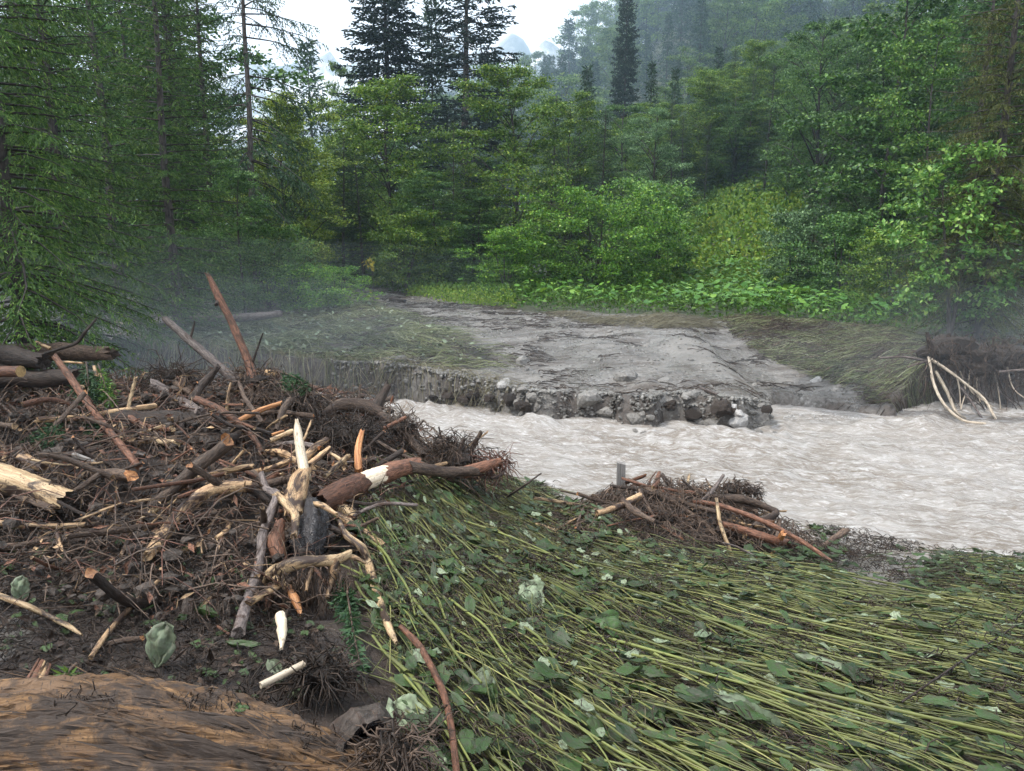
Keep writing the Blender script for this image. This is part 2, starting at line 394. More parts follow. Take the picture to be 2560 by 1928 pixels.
# ground with zones baked as a surface kind per point: R gravel, G forest floor, B smooth silt
def groundmat():
    m, n, l, b, o = new_mat('ground')
    t = n.new('ShaderNodeTexCoord'); ob = t.outputs['Object']
    z = n.new('ShaderNodeAttribute'); z.attribute_name = 'zone'
    se = n.new('ShaderNodeSeparateColor'); l.new(z.outputs['Color'], se.inputs[0])
    n1 = noise(n, l, ob, 5.5, 8, .72, .5); n2 = noise(n, l, ob, 38, 5, .7); n3 = noise(n, l, ob, 1.3, 4, .6)
    mud = ramp(n, l, n1, [(.30, (.011, .007, .006)), (.5, (.032, .021, .016)), (.72, (.076, .055, .043))])
    mud = hsv_by(n, l, mud, n2, .55, 1.45)
    vo = n.new('ShaderNodeTexVoronoi'); vo.inputs['Scale'].default_value = 26; l.new(ob, vo.inputs['Vector'])
    sp2 = n.new('ShaderNodeSeparateColor'); l.new(vo.outputs['Color'], sp2.inputs[0])
    gr = ramp(n, l, sp2.outputs[0], [(0, (.08, .075, .068)), (.6, (.17, .16, .145)), (1, (.28, .27, .255))])
    gr = hsv_by(n, l, gr, vo.outputs['Distance'], 1.2, .55)
    silt = ramp(n, l, n3, [(.35, (.12, .11, .098)), (.65, (.20, .187, .17))])
    gr = mix(n, l, ramp(n, l, n1, [(.42, (0, 0, 0)), (.58, (1, 1, 1))]), gr, silt)
    n4 = noise(n, l, mapped(n, l, ob, (.6, 1.6, 1)), 1.9, 7, .7, .6)
    gr = mix(n, l, ramp(n, l, n4, [(.50, (0, 0, 0)), (.60, (.85, .85, .85))]), gr, (.062, .048, .036))
    fl = ramp(n, l, n1, [(.3, (.020, .022, .010)), (.6, (.048, .058, .020)), (.75, (.085, .095, .03))])
    col = mix(n, l, se.outputs[0], mud, gr); col = mix(n, l, se.outputs[1], col, fl); col = mix(n, l, se.outputs[2], col, silt)
    l.new(col, b.inputs['Base Color'])
    rg = ramp(n, l, n3, [(.38, (.18, .18, .18)), (.6, (.62, .62, .62))]); l.new(rg, b.inputs['Roughness'])
    ad = n.new('ShaderNodeMath'); ad.operation = 'MULTIPLY_ADD'; l.new(n1, ad.inputs[0]); ad.inputs[1].default_value = 1.5; l.new(n2, ad.inputs[2])
    bump(n, l, ad.outputs[0], .8, .03, b)
    return m
M['ground'] = groundmat()
def watermat():
    m, n, l, b, o = new_mat('muddy_flood_water')
    at = n.new('ShaderNodeAttribute'); at.attribute_name = 'tc'; tc = at.outputs['Vector']
    a1 = noise(n, l, mapped(n, l, tc, (.7, 1.9, 1)), 3.6, 8, .72, .9); a2 = noise(n, l, mapped(n, l, tc, (.7, 2.2, 1)), 12, 6, .75, .8)
    a3 = noise(n, l, mapped(n, l, tc, (.35, .8, 1)), .8, 3, .5, .4)
    base = ramp(n, l, a3, [(.40, (.180, .152, .124)), (.62, (.262, .238, .212))])
    foam = ramp(n, l, a1, [(.44, (0, 0, 0)), (.60, (1, 1, 1))])
    col = mix(n, l, foam, base, (.34, .325, .305))
    f2 = ramp(n, l, a2, [(.5, (0, 0, 0)), (.68, (1, 1, 1))])
    col = mix(n, l, f2, col, (.50, .49, .48))
    l.new(col, b.inputs['Base Color']); b.inputs['Roughness'].default_value = .22; b.inputs['IOR'].default_value = 1.33
    ad = n.new('ShaderNodeMath'); ad.operation = 'ADD'; l.new(a1, ad.inputs[0]); l.new(a2, ad.inputs[1])
    bump(n, l, ad.outputs[0], .6, .07, b)
    return m
M['water'] = watermat()
def mountmat():
    m, n, l, b, o = new_mat('mountain_rock')
    t = n.new('ShaderNodeTexCoord'); ob = t.outputs['Object']
    q = noise(n, l, mapped(n, l, ob, (1, 1, .35)), .03, 8, .7, .8)
    z = n.new('ShaderNodeSeparateXYZ'); l.new(ob, z.inputs[0])
    rock = ramp(n, l, q, [(.42, (.10, .11, .10)), (.5, (.30, .30, .29)), (.58, (.75, .75, .74))])
    mr = n.new('ShaderNodeMapRange'); mr.inputs[1].default_value = 50; mr.inputs[2].default_value = 80; l.new(z.outputs[2], mr.inputs[0])
    l.new(mix(n, l, mr.outputs[0], (.03, .045, .03), rock), b.inputs['Base Color']); b.inputs['Roughness'].default_value = .8
    return m
M['mountain'] = mountmat()
M['soil'] = wood('root_soil', (.016, .013, .011), (.062, .05, .042), .3, 30, 1., .6, 1., .02)

# ------------------------------------------------------------------ ground sheet
TRACK = poly_world([(905, 716), (960, 722), (1100, 752), (1300, 778), (1700, 790), (1850, 812), (2010, 880), (2150, 960), (2250, 1030), (1850, 1062), (1300, 1030), (1000, 990), (1180, 930), (1240, 890), (1120, 830), (1000, 775), (930, 745), (880, 722)])
SILTS = [poly_world([(840, 870), (1040, 885), (1040, 905), (900, 905)]), poly_world([(1640, 790), (1830, 800), (1800, 830), (1640, 815)]),
         poly_world([(2070, 1350), (2200, 1335), (2350, 1345), (2340, 1420), (2250, 1500), (2120, 1490)]), poly_world([(1650, 860), (1900, 880), (1830, 930), (1650, 900)]),
         poly_world([(470, 770), (640, 775), (560, 800), (400, 800)]), poly_world([(270, 1410), (320, 1415), (310, 1445), (275, 1440)]), poly_world([(-20, 1530), (70, 1520), (60, 1600), (-20, 1660)])]
GREEN_EDGE = np.array([on(u, v)[:2] for u, v in [(-200, 742), (540, 738), (900, 716), (1100, 750), (1300, 776), (1700, 792), (2000, 806), (2150, 822), (2300, 838), (2560, 850)]])
rows = np.concatenate([np.arange(-4, 9, .075), np.arange(9, 16, .05), 16 * np.exp(np.linspace(0, math.log(900 / 16), 150))])
cols = np.linspace(-1.25, 1.25, 300)
gx = cols[None, :] * (rows[:, None] + 6.5); gy = rows[:, None] * np.ones((1, len(cols)))
gz = H(gx, gy)
nr, nc = gx.shape
idx = np.arange(nr * nc).reshape(nr, nc)
F = np.stack([idx[:-1, :-1], idx[:-1, 1:], idx[1:, 1:], idx[1:, :-1]], -1).reshape(-1, 4)
mb = MB(); mb.add(np.stack([gx, gy, gz], -1), F)
go = mb.obj('ground', M['ground']); tag(go, 'muddy flooded ground of both river banks rising to the forest floor', None, None, 'structure')
fx_, fy_ = gx.ravel(), gy.ravel()
wob = .35 * fbm(fx_ * 1.1, fy_ * 1.1, 3, 41)
zone = np.zeros((nr * nc, 4), np.float32); zone[:, 3] = 1
zone[:, 0] = np.clip(inside(TRACK, fx_ + wob, fy_ + wob) * 1.0 + (vn2(fx_ * 3, fy_ * 3, 44) * .3 - .1) * 1, 0, 1) * (fy_ > 8)
zone[:, 0] = np.maximum(zone[:, 0], .3 * (fy_ > np.interp(fx_, FX, FY) - .4) * (fy_ < np.interp(fx_, FX, FY) + 1.2))
ge = np.interp(fx_, GREEN_EDGE[:, 0], GREEN_EDGE[:, 1])
zone[:, 1] = ss(-.2, .5, fy_ + wob - ge) * (1 - inside(TRACK, fx_, fy_))
for s_ in SILTS: zone[:, 2] = np.maximum(zone[:, 2], inside(s_, fx_ + wob * .4, fy_ + wob * .4) * .9)
ca_ = go.data.attributes.new('zone', 'FLOAT_COLOR', 'POINT'); ca_.data.foreach_set('color', zone.ravel())

# ------------------------------------------------------------------ river
WZ = -0.72
wr = np.concatenate([np.arange(4.0, 12.5, .062), np.arange(12.5, 26, .25)]); wc = np.linspace(-.95, .95, 320)
wx = wc[None, :] * (wr[:, None] + 3); wy = wr[:, None] * np.ones((1, len(wc)))
fa = R(-17)                                               # flow from back left to front right
al = wx * math.cos(fa) + wy * math.sin(fa); ac = -wx * math.sin(fa) + wy * math.cos(fa)
wv = .034 * fbm(al * 1.0, ac * 2.0, 3, 61) + .026 * fbm(al * 3.2, ac * 6.2, 3, 62) + .014 * (1 - 2 * np.abs(fbm(al * 5, ac * 9, 2, 66))) + .05 * np.maximum(0, fbm(al * .8, ac * 1.5, 2, 65)) ** 2
surge = np.exp(-((wy - (np.interp(wx, FX, FY) - .55)) / .28) ** 2)
wv = wv + surge * .10 * (0.4 + fbm(al * 2.2, ac * 3.5, 3, 63))
calm = inside(np.array([[3.4, 10.0], [3.6, 11.2], [4.4, 11.4], [5.3, 10.5], [4.4, 9.9]]), wx, wy)
wv = np.where(calm, wv * .25, wv)
idx = np.arange(wx.size).reshape(wx.shape)
F = np.stack([idx[:-1, :-1], idx[:-1, 1:], idx[1:, 1:], idx[1:, :-1]], -1).reshape(-1, 4)
mb = MB(); mb.add(np.stack([wx, wy, WZ + wv], -1), F, 0, np.stack([al, ac, al * 0], -1))
tag(mb.obj('river_water', M['water']), 'churning grey brown flood water between the two banks', None, None, 'structure')

# ------------------------------------------------------------------ mountain far behind
mx_, my_ = np.meshgrid(np.linspace(-520, 420, 180), np.linspace(430, 760, 60))
rid = 118 * np.exp(-((mx_ + 210) / 170) ** 2) + 108 * np.exp(-((mx_ - 20) / 150) ** 2) + 92 * np.exp(-((mx_ - 260) / 160) ** 2)
mz = 14 + rid * ss(430, 700, my_) * (1 + .16 * fbm(mx_ * .02, my_ * .02, 4, 71)) + 9 * fbm(mx_ * .035, my_ * .035, 4, 72)
idx = np.arange(mx_.size).reshape(mx_.shape)
F = np.stack([idx[:-1, :-1], idx[:-1, 1:], idx[1:, 1:], idx[1:, :-1]], -1).reshape(-1, 4)
mb = MB(); mb.add(np.stack([mx_, my_, mz], -1), F); tag(mb.obj('mountain', M['mountain']), 'pale snow-streaked mountain behind the valley in haze', None, None, 'structure')

# ------------------------------------------------------------------ trees
def conifer(seed, h, r0, Lmax, zb, step=.33, nb=5, droop=.35, up=.15, shape=.75, shoot=.13, sw=.028, dens=1.0, hang=.5, crossed=True, gaps=0.0, side=None, trunk_sides=9, twig=.3, bare=.12):
    global rng
    keep = rng; rng = np.random.default_rng(seed)
    tb, cb = MB(), MB()
    lean = rng.normal(0, .012, 2)
    zs = np.linspace(-.3, h, 12)
    tp = np.stack([lean[0] * zs + .03 * np.sin(zs), lean[1] * zs, zs], -1)
    tube(tb, tp, r0 * np.clip(1 - zs / h, .03, 1) ** .85 + .006, trunk_sides, 30, lump=.05, seed=seed)
    z = zb
    BP, BR = [], []
    B_, D_, N_, L_ = [], [], [], []
    while z < h - .15:
        k = max(3, int(nb + rng.integers(-1, 2)))
        a0 = rng.random() * 6.28
        for i in range(k):
            if rng.random() < gaps: continue
            a = a0 + i * 6.283 / k + rng.normal(0, .22)
            f = (z - zb) / (h - zb)
            L = Lmax * ((1 - f) ** shape) * (1 if f > .12 else .72 + 2.3 * f) * rng.uniform(.7, 1.12) + .12
            if side is not None: L *= .55 + .6 * max(0, math.cos(a - side))
            dirh = np.array([math.cos(a), math.sin(a), 0]); n = 7
            t = np.linspace(0, 1, n)
            dr = droop * (1 - .9 * f)
            zz = z + rng.normal(0, .06) + L * (up * t + (.35 * f) * t - dr * t ** 1.5 * 1.1 + .12 * dr * t ** 4)
            sway = np.cumsum(rng.normal(0, .025, n)) * L
            pth = np.stack([tp[0, 0] + lean[0] * z + dirh[0] * L * t - dirh[1] * sway, lean[1] * z + dirh[1] * L * t + dirh[0] * sway, zz], -1)
            BP.append(pth); BR.append(np.linspace(.010 + .010 * L, .003, n))
            m = max(4, int(L / (.075 / dens)))
            ts = np.sort(rng.uniform(bare, 1, m)); sgn = np.where(np.arange(m) % 2, 1, -1)
            b0 = np.stack([np.interp(ts, t, pth[:, c]) for c in range(3)], -1)
            perp = np.array([-dirh[1], dirh[0], 0])
            tl = (twig * L * (1 - ts) ** .8 * rng.uniform(.5, 1.1, m) + .10)
            td = nrm(dirh * rng.uniform(.5, 1.0, m)[:, None] + perp * (sgn * rng.uniform(.5, 1.1, m))[:, None] + np.array([0, 0, -1]) * (hang * rng.uniform(.2, 1.3, m))[:, None])
            ns = np.maximum(2, (tl / (shoot * .42)).astype(int))
            rep = np.repeat(np.arange(m), ns)
            loc = np.concatenate([np.linspace(.05, 1, q) for q in ns])
            base = b0[rep] + td[rep] * (tl[rep] * loc)[:, None] + np.array([0, 0, -1]) * (hang * .25 * tl[rep] * loc ** 2)[:, None]
            dd = nrm(td[rep] * .9 + np.array([0, 0, -1]) * (hang * .4) + rng.normal(0, .42, (len(rep), 3)))
            B_.append(base); D_.append(dd); L_.append(shoot * rng.uniform(.6, 1.25, len(rep)))
            # tip
            B_.append(pth[-2:-1]); D_.append(nrm(pth[-1:] - pth[-2:-1])); L_.append(np.array([shoot * 1.6]))
        z += step * rng.uniform(.75, 1.25) * (1 - .35 * (z - zb) / (h - zb))
    tubes(tb, np.array(BP)[:, ::2], np.array(BR)[:, ::2], 3)
    B, D, L = np.concatenate(B_), np.concatenate(D_), np.concatenate(L_)
    N = nrm(rng.normal(0, .5, B.shape) + np.array([0, 0, 1.]))
    kites(cb, B, D, N, L, np.full(len(B), sw) * rng.uniform(.75, 1.3, len(B)), mid=.4, fold=.05)
    if crossed:
        N2 = nrm(np.cross(D, N) + rng.normal(0, .2, B.shape))
        kites(cb, B, D, N2, L * .95, np.full(len(B), sw * .9), mid=.4, fold=.05)
    rng = keep
    return tb, cb
def broadleaf(seed, h, wid, zb=.18, limbs=26, sprays=420, per=34, leaf=.085, spray_r=.34, flat=.3, stems=1, r0=.10, top=.55, tilt=.45, ascend=.55, irregular=.25):
    global rng
    keep = rng; rng = np.random.default_rng(seed)
    tb, cb = MB(), MB()
    T = []
    for s in range(stems):
        a = rng.random() * 6.28; k = 0 if stems == 1 else wid * .45
        zs = np.linspace(-.25, h * (.96 if stems == 1 else rng.uniform(.6, .9)), 9)
        tp = np.stack([np.cos(a) * k * (zs / h) ** 1.1 + .035 * h * np.sin(zs / h * 5 + seed) * zs / h, np.sin(a) * k * np.maximum(zs / h, 0) ** 1.1 + .03 * h * np.cos(zs / h * 4 + seed) * zs / h, zs], -1) if stems > 1 else \
            np.stack([.03 * h * np.sin(zs / h * 4 + seed) * zs / h, .03 * h * np.cos(zs / h * 3.3 + seed) * zs / h, zs], -1)
        tp = np.nan_to_num(tp)
        tube(tb, tp, r0 * np.clip(1 - zs / h, .04, 1.1) ** .8 + .004, 8, 24, lump=.06, seed=seed + s); T.append(tp)
    def prof(f): # crown half width at height fraction of crown
        return np.clip(np.where(f < top, .62 + .38 * np.sin(np.clip(f / top, 0, 1) * np.pi / 2), np.sqrt(np.maximum(0, 1 - ((f - top) / (1.02 - top)) ** 2))), .05, 1)
    LP, LR, E = [], [], []
    for i in range(limbs):
        tp = T[i % stems]
        f = (i + rng.random()) / limbs
        z1 = h * (zb + (1 - zb) * f)
        a = i * 2.399 + rng.normal(0, .35)
        w = wid * prof(np.array(f)) * rng.uniform(1 - irregular * 1.4, 1 + irregular)
        z0 = max(h * .06, z1 - ascend * w * rng.uniform(.7, 1.2))
        b = np.array([np.interp(z0, tp[:, 2], tp[:, c]) for c in range(3)])
        e = np.array([np.interp(min(z1, h * .95), tp[:, 2], tp[:, 0]) + math.cos(a) * w, np.interp(min(z1, h * .95), tp[:, 2], tp[:, 1]) + math.sin(a) * w, z1])
        t = np.linspace(0, 1, 6)[:, None]
        pth = b + (e - b) * t + np.array([0, 0, 1]) * (.16 * w * np.sin(t * np.pi)) + rng.normal(0, .03 * w, (6, 3)) * t
        LP.append(pth); LR.append(np.linspace(.011 + .011 * w, .004, 6) * (r0 / .1)); E.append((pth, w))
    # sprays hang on side twigs along the limbs
    per_l = max(3, sprays // limbs)
    SB, TP, TR = [], [], []
    for pth, w in E:
        ts = np.concatenate([[1.0], rng.uniform(.28, 1.0, per_l - 1) ** .75])
        c = np.stack([np.interp(ts, np.linspace(0, 1, 6), pth[:, k]) for k in range(3)], -1)
        o = rng.normal(0, 1, c.shape) * np.array([1, 1, .55]) * (.26 * w * (1.1 - ts) + .08)[:, None]
        cc = c + o
        mid = (c + cc) / 2 + np.array([0, 0, .04])
        for p0, p1, p2 in zip(c, mid, cc):
            TP.append(np.stack([p0, p1, p2])); TR.append(np.linspace(.006, .0025, 3))
        SB.append(cc)
    tubes(tb, np.array(LP), np.array(LR), 3); tubes(tb, np.array(TP), np.array(TR), 3)
    SB = np.concatenate(SB); m = len(SB)
    rep = np.repeat(np.arange(m), per)
    sr = spray_r * rng.uniform(.6, 1.3, m)
    o = rng.normal(0, .5, (m * per, 3)) * np.array([1, 1, flat])
    B = SB[rep] + o * sr[rep][:, None]
    out = nrm(o * np.array([1, 1, .3]) + rng.normal(0, .5, o.shape) + np.array([0, 0, -.15]))
    N = nrm(np.array([0, 0, 1.]) + rng.normal(0, tilt, o.shape))
    Ls = leaf * rng.uniform(.65, 1.3, m * per)
    kites(cb, B, out, N, Ls, Ls * rng.uniform(.55, .8, m * per), fold=.1)
    rng = keep
    return tb, cb
LIB = {}
def lib(key, pair, tmat, cmat):
    LIB[key] = (pair[0].mesh('trunk', tmat), pair[1].mesh('crown', cmat, smooth=False)); return LIB[key]
def plant(key, name, label, cat, x, y, rz=0., s=1.0, group=None, sz=None, mat=None, dz=-.05):
    e = empty(name, (x, y, float(H(x, y)) + dz)); e.rotation_euler = (0, 0, rz); e.scale = (s, s, s if sz is None else sz)
    tag(e, label, cat, group)
    t = link('trunk', LIB[key][0], e); c = link('crown', LIB[key][1], e)
    if mat: c.material_slots[0].link = 'OBJECT'; c.material_slots[0].material = M[mat]
    return e
TF = M['trunk_far']
lib('near', conifer(1, 13, .16, 2.9, 0.3, .30, 5, .62, .12, .6, .11, .025, 1.15, .75, True, .05), TF, M['spruce'])
lib('spr_a', conifer(2, 12, .12, 2.1, .55, .30, 5, .32, .10, .75, .12, .026, 1.15, .45, True, .06), TF, M['spruce'])
lib('spr_b', conifer(3, 12, .12, 1.9, .25, .34, 5, .22, .18, .8, .14, .032, 1.0, .35, True, .05), TF, M['spruce'])
lib('fir_a', conifer(4, 20, .24, 2.9, 4.0, .42, 6, .34, .10, .5, .24, .10, .85, .25, True, .10, None, 10, .48, .12), TF, M['fir'])
lib('fir_b', conifer(5, 20, .26, 3.0, 3.0, .50, 5, .25, .05, .30, .24, .09, .75, .22, True, .18, None, 10, .46, .18), TF, M['fir'])
lib('pole', conifer(6, 17, .17, 3.0, 4.2, .40, 4, .70, .05, .15, .17, .045, .75, .9, True, .2, R(-15), 10, .38, .3), TF, M['spruce_dark'])
lib('far_spr', conifer(7, 14, .16, 2.3, .8, .50, 6, .28, .12, .85, .42, .15, .55, .3, False, .05), TF, M['spruce_dark'])
lib('far_spr2', conifer(8, 16, .18, 2.1, 1.5, .52, 6, .2, .08, .6, .42, .15, .55, .3, False, .08), TF, M['spruce_dark'])
lib('be_a', broadleaf(21, 8, 2.3, .12, 46, 760, 50, .092, .38, .20, 1, .085, .42, .45, .75), TF, M['beech'])
lib('be_b', broadleaf(22, 8, 2.2, .10, 42, 700, 50, .092, .38, .20, 1, .09, .35, .45, .8, .35), TF, M['beech'])
lib('be_c', broadleaf(23, 9, 3.0, .15, 30, 460, 52, .10, .46, .2, 1, .12, .5, .5, .7, .4), TF, M['dark_broad'])
lib('be_d', broadleaf(24, 7, 1.7, .08, 28, 360, 50, .09, .36, .2, 1, .06, .4, .5, .7, .3), TF, M['dark_broad'])
lib('bu_a', broadleaf(31, 3.2, 3.0, .12, 40, 520, 50, .088, .30, .3, 6, .03, .62, .5, .5, .22), TF, M['bush'])
lib('bu_b', broadleaf(32, 3.0, 1.8, .10, 30, 340, 48, .085, .28, .3, 5, .028, .55, .5, .6, .3), TF, M['bush'])
lib('bu_c', broadleaf(33, 2.0, 1.1, .08, 22, 220, 30, .08, .22, .4, 4, .018, .5, .5, .6, .35), TF, M['willow'])
lib('map_near', broadleaf(34, 4.6, 1.5, .2, 22, 240, 24, .13, .26, .35, 2, .05, .5, .5, .8, .4), TF, M['maple'])
lib('far_a', broadleaf(41, 12, 3.6, .12, 26, 260, 40, .21, .70, .3, 1, .12, .5, .55, .6, .3), TF, M['farleaf'])
lib('far_b', broadleaf(42, 13, 3.2, .15, 26, 260, 40, .21, .66, .3, 1, .12, .45, .55, .7, .35), TF, M['farleaf'])
lib('far_c', broadleaf(43, 10, 3.4, .12, 24, 240, 40, .20, .66, .3, 1, .10, .55, .55, .6, .4), TF, M['farleaf'])
LIBH = dict(near=13, spr_a=12, spr_b=12, fir_a=20, fir_b=20, pole=17, far_spr=14, far_spr2=16, be_a=8, be_b=8, be_c=9, be_d=7, bu_a=3.2, bu_b=3, bu_c=2, map_near=4.6, far_a=12, far_b=13, far_c=10)
def at_px(key, name, label, cat, u, Y, top, rz=0., wf=1.0, mat=None, group=None):
    """stand a plant at bearing u and distance Y, tall enough to reach the row `top`"""
    p = P(u, top, Y); z0 = float(H(p[0], Y)); s = max(.15, (p[2] - z0) / LIBH[key])
    return plant(key, name, label, cat, p[0], Y, rz, s * wf, group, s, mat)
T_ = at_px
# near left
T_('near', 'spruce_tree', 'near spruce whose long drooping boughs hang into the left edge', 'tree', -150, 7.2, -900, .4, 1.0)
T_('near', 'spruce_tree', 'dense green spruce behind the drooping boughs at far left', 'tree', 40, 13.5, -620, 1.9, .95)
T_('spr_a', 'spruce_tree', 'spruce with bare lower trunk and washed-out roots at the water', 'tree', 345, 15.2, -420, .8, 1.05)
T_('spr_a', 'spruce_tree', 'spruce between the washed-out-root spruce and the tall bare pole', 'tree', 470, 19.5, -260, 2.4, 1.0)
T_('spr_b', 'spruce_tree', 'spruce deep in the shade behind the left boughs', 'tree', 190, 19, -500, 3.3, 1.1)
T_('spr_b', 'spruce_tree', 'spruce reaching above the frame left of the bare pole', 'tree', 400, 24, -330, 5.3, 1.0)
T_('pole', 'conifer_tree', 'tall conifer with long bare dark trunk and hanging sparse boughs', 'tree', 572, 19, -420, 0.2, .9)
T_('be_b', 'beech_tree', 'yellow-green beech right of the bare conifer trunk', 'tree', 700, 23, 225, 1.1, 1.0, 'beech_yellow')
T_('be_d', 'young_beech', 'leafy green young beech under the bare conifer trunk', 'tree', 590, 17.5, 395, 2.0, 1.1)
T_('bu_b', 'sycamore_bush', 'pale-leaved bush left of the mouth of the gravel track', 'bush', 660, 18.5, 555, .5, .9, 'maple')
T_('bu_b', 'leafy_bush', 'dark leafy bush at the foot of the spruces on left', 'bush', 470, 16.8, 560, 4.5, .9, 'dark_broad')
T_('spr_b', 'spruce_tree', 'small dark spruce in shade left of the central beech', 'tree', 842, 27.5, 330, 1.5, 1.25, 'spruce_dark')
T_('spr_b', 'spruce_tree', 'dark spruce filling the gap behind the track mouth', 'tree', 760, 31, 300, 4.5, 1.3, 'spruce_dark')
T_('far_spr2', 'spruce_tree', 'hazy blue spruce silhouette right of the bare trunk', 'tree', 775, 72, 105, .4, 1.0)
T_('far_b', 'broadleaf_tree', 'thin hazy tree left of the big dark fir', 'tree', 845, 62, 150, .4, .45)
T_('far_c', 'broadleaf_tree', 'rounded yellow-green tree behind the left beech', 'tree', 740, 42, 245, 1.4, .9, 'beech_yellow')
T_('fir_a', 'fir_tree', 'dense dark fir, left of the two tallest firs', 'tree', 962, 45, -150, .7, 1.35)
T_('fir_b', 'fir_tree', 'tall open dark fir, right of the two tallest firs', 'tree', 1148, 42, -190, 2.2, 1.35)
T_('far_spr2', 'fir_tree', 'slender fir between the two tallest firs', 'tree', 1075, 52, -30, 1.2, .7)
T_('be_a', 'beech_tree', 'broad young beech in front of the dense dark fir', 'tree', 970, 29, 188, .3, 1.15)
T_('be_b', 'beech_tree', 'rounded bright beech with visible forked trunk in the centre', 'tree', 1285, 29.5, 158, 2.6, 1.12)
T_('spr_b', 'spruce_tree', 'small pale-tipped spruce between the two central beeches', 'tree', 1125, 28.5, 295, .2, .8)
T_('be_d', 'broadleaf_tree', 'dark green tree under the open fir', 'tree', 1090, 26.5, 430, 3.0, 1.3)
T_('bu_b', 'hazel_bush', 'open many-stemmed hazel bush beside the track mouth', 'bush', 1010, 25.5, 520, 1.0, .9, 'beech')
T_('bu_a', 'alder_bush', 'big bright green alder bush in the middle of the bank', 'bush', 1490, 25.5, 478, .6, .92)
T_('bu_b', 'alder_bush', 'smaller bright bush left of the big alder bush', 'bush', 1265, 24.5, 560, 2.1, 1.1)
T_('bu_b', 'alder_bush', 'taller pale-green bush behind the right end of the big alder', 'bush', 1640, 28.5, 440, 4.1, .9, 'maple')
T_('be_d', 'broadleaf_tree', 'dark leafy tree behind the left of the big alder', 'tree', 1200, 28, 470, 1.7, 1.3, 'dark_broad')
T_('be_a', 'beech_tree', 'beech just right of the central forked beech', 'tree', 1420, 35, 235, 4.0, .9)
T_('spr_b', 'spruce_tree', 'blue-green spruce standing behind the big alder bush', 'tree', 1508, 33, 262, 2.0, 1.2, 'spruce_dark')
T_('be_c', 'birch_tree', 'light airy tree right of the blue-green spruce', 'tree', 1645, 36, 262, .9, .8, 'willow')
T_('fir_a', 'fir_tree', 'lone tall fir standing out against the hillside', 'tree', 1568, 74, -40, 1.7, .62)
T_('far_spr', 'spruce_tree', 'dark pointed spruce below the lone tall fir', 'tree', 1632, 58, 150, 1.1, .7)
T_('far_spr', 'spruce_tree', 'second pointed spruce right of the lone fir', 'tree', 1690, 62, 165, 2.1, .7)
T_('far_spr2', 'spruce_tree', 'small pointed spruce left of the lone fir', 'tree', 1462, 60, 165, 3.1, .8)
T_('be_c', 'broadleaf_tree', 'large spreading tree with dark visible limbs on right slope', 'tree', 2070, 36, 40, 1.2, .85)
T_('be_c', 'broadleaf_tree', 'spreading low tree at the right rim of the clearing', 'tree', 1985, 40, 250, 4.2, .8)
T_('spr_b', 'spruce_tree', 'green spruce in front of the large spreading tree', 'tree', 2130, 27, 255, 1.2, 1.15)
T_('be_c', 'broadleaf_tree', 'blue-green tree left of the olive drooping conifer', 'tree', 2240, 26, 170, 3.2, .75, 'willow')
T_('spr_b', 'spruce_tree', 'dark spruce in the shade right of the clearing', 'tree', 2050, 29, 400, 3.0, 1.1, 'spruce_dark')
T_('be_d', 'broadleaf_tree', 'dark green tree between clearing and right thicket', 'tree', 2080, 24, 440, 1.0, 1.2)
T_('bu_b', 'willow_bush', 'grey-green rounded willow bush at the right of the clearing', 'bush', 2000, 23, 510, 1.0, .85, 'willow')
T_('bu_b', 'leafy_bush', 'mid-green bush right of the grey-green willow', 'bush', 2130, 20.5, 520, 2.0, 1.0, 'dark_broad')
T_('bu_b', 'leafy_bush', 'bush overhanging the flattened grass left of the root plate', 'bush', 2260, 17.5, 560, 3.0, .9, 'beech')
T_('map_near', 'maple_tree', 'young light-leaved maple in front of the right conifers', 'tree', 2425, 13.3, 345, .5, .9)
T_('near', 'conifer_tree', 'olive drooping conifer along the right edge', 'tree', 2600, 13.8, -520, 3.6, .85, 'spruce_olive')
T_('spr_a', 'conifer_tree', 'dark conifer trunk and boughs behind the root plate', 'tree', 2505, 16.5, -250, 1.0, 1.1, 'spruce_dark')
T_('bu_b', 'leafy_bush', 'dark bush between the root plate and right conifers', 'bush', 2450, 15, 620, .7, .8, 'dark_broad')
T_('be_d', 'broadleaf_tree', 'green tree high on right above the maple', 'tree', 2360, 21, 60, 2.7, .9, 'maple')
T_('bu_c', 'young_spruce_shrub', 'low yellow-green shrub on the left lip of the track', 'bush', 840, 19.5, 660, 1., 1.2, 'bush')
T_('bu_c', 'willow_shrub', 'little willow shrub beside the track mouth', 'bush', 730, 18.3, 655, 2., 1.1, 'bush')
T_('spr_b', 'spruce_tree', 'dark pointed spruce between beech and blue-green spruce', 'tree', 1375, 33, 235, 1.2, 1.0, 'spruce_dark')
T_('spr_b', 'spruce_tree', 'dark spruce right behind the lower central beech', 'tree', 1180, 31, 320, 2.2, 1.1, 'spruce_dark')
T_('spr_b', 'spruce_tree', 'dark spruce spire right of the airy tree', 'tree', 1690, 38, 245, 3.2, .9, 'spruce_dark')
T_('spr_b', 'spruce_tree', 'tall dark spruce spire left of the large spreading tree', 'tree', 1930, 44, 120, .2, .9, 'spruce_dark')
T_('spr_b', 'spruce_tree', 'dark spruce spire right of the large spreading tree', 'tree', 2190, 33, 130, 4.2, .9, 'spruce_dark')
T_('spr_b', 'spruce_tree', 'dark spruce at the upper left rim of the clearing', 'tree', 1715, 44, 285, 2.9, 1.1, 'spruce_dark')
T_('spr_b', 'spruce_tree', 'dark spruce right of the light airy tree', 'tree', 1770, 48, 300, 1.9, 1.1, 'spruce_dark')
T_('spr_b', 'spruce_tree', 'dark spruce at the head of the clearing', 'tree', 1835, 50, 330, .9, 1.2, 'spruce_dark')
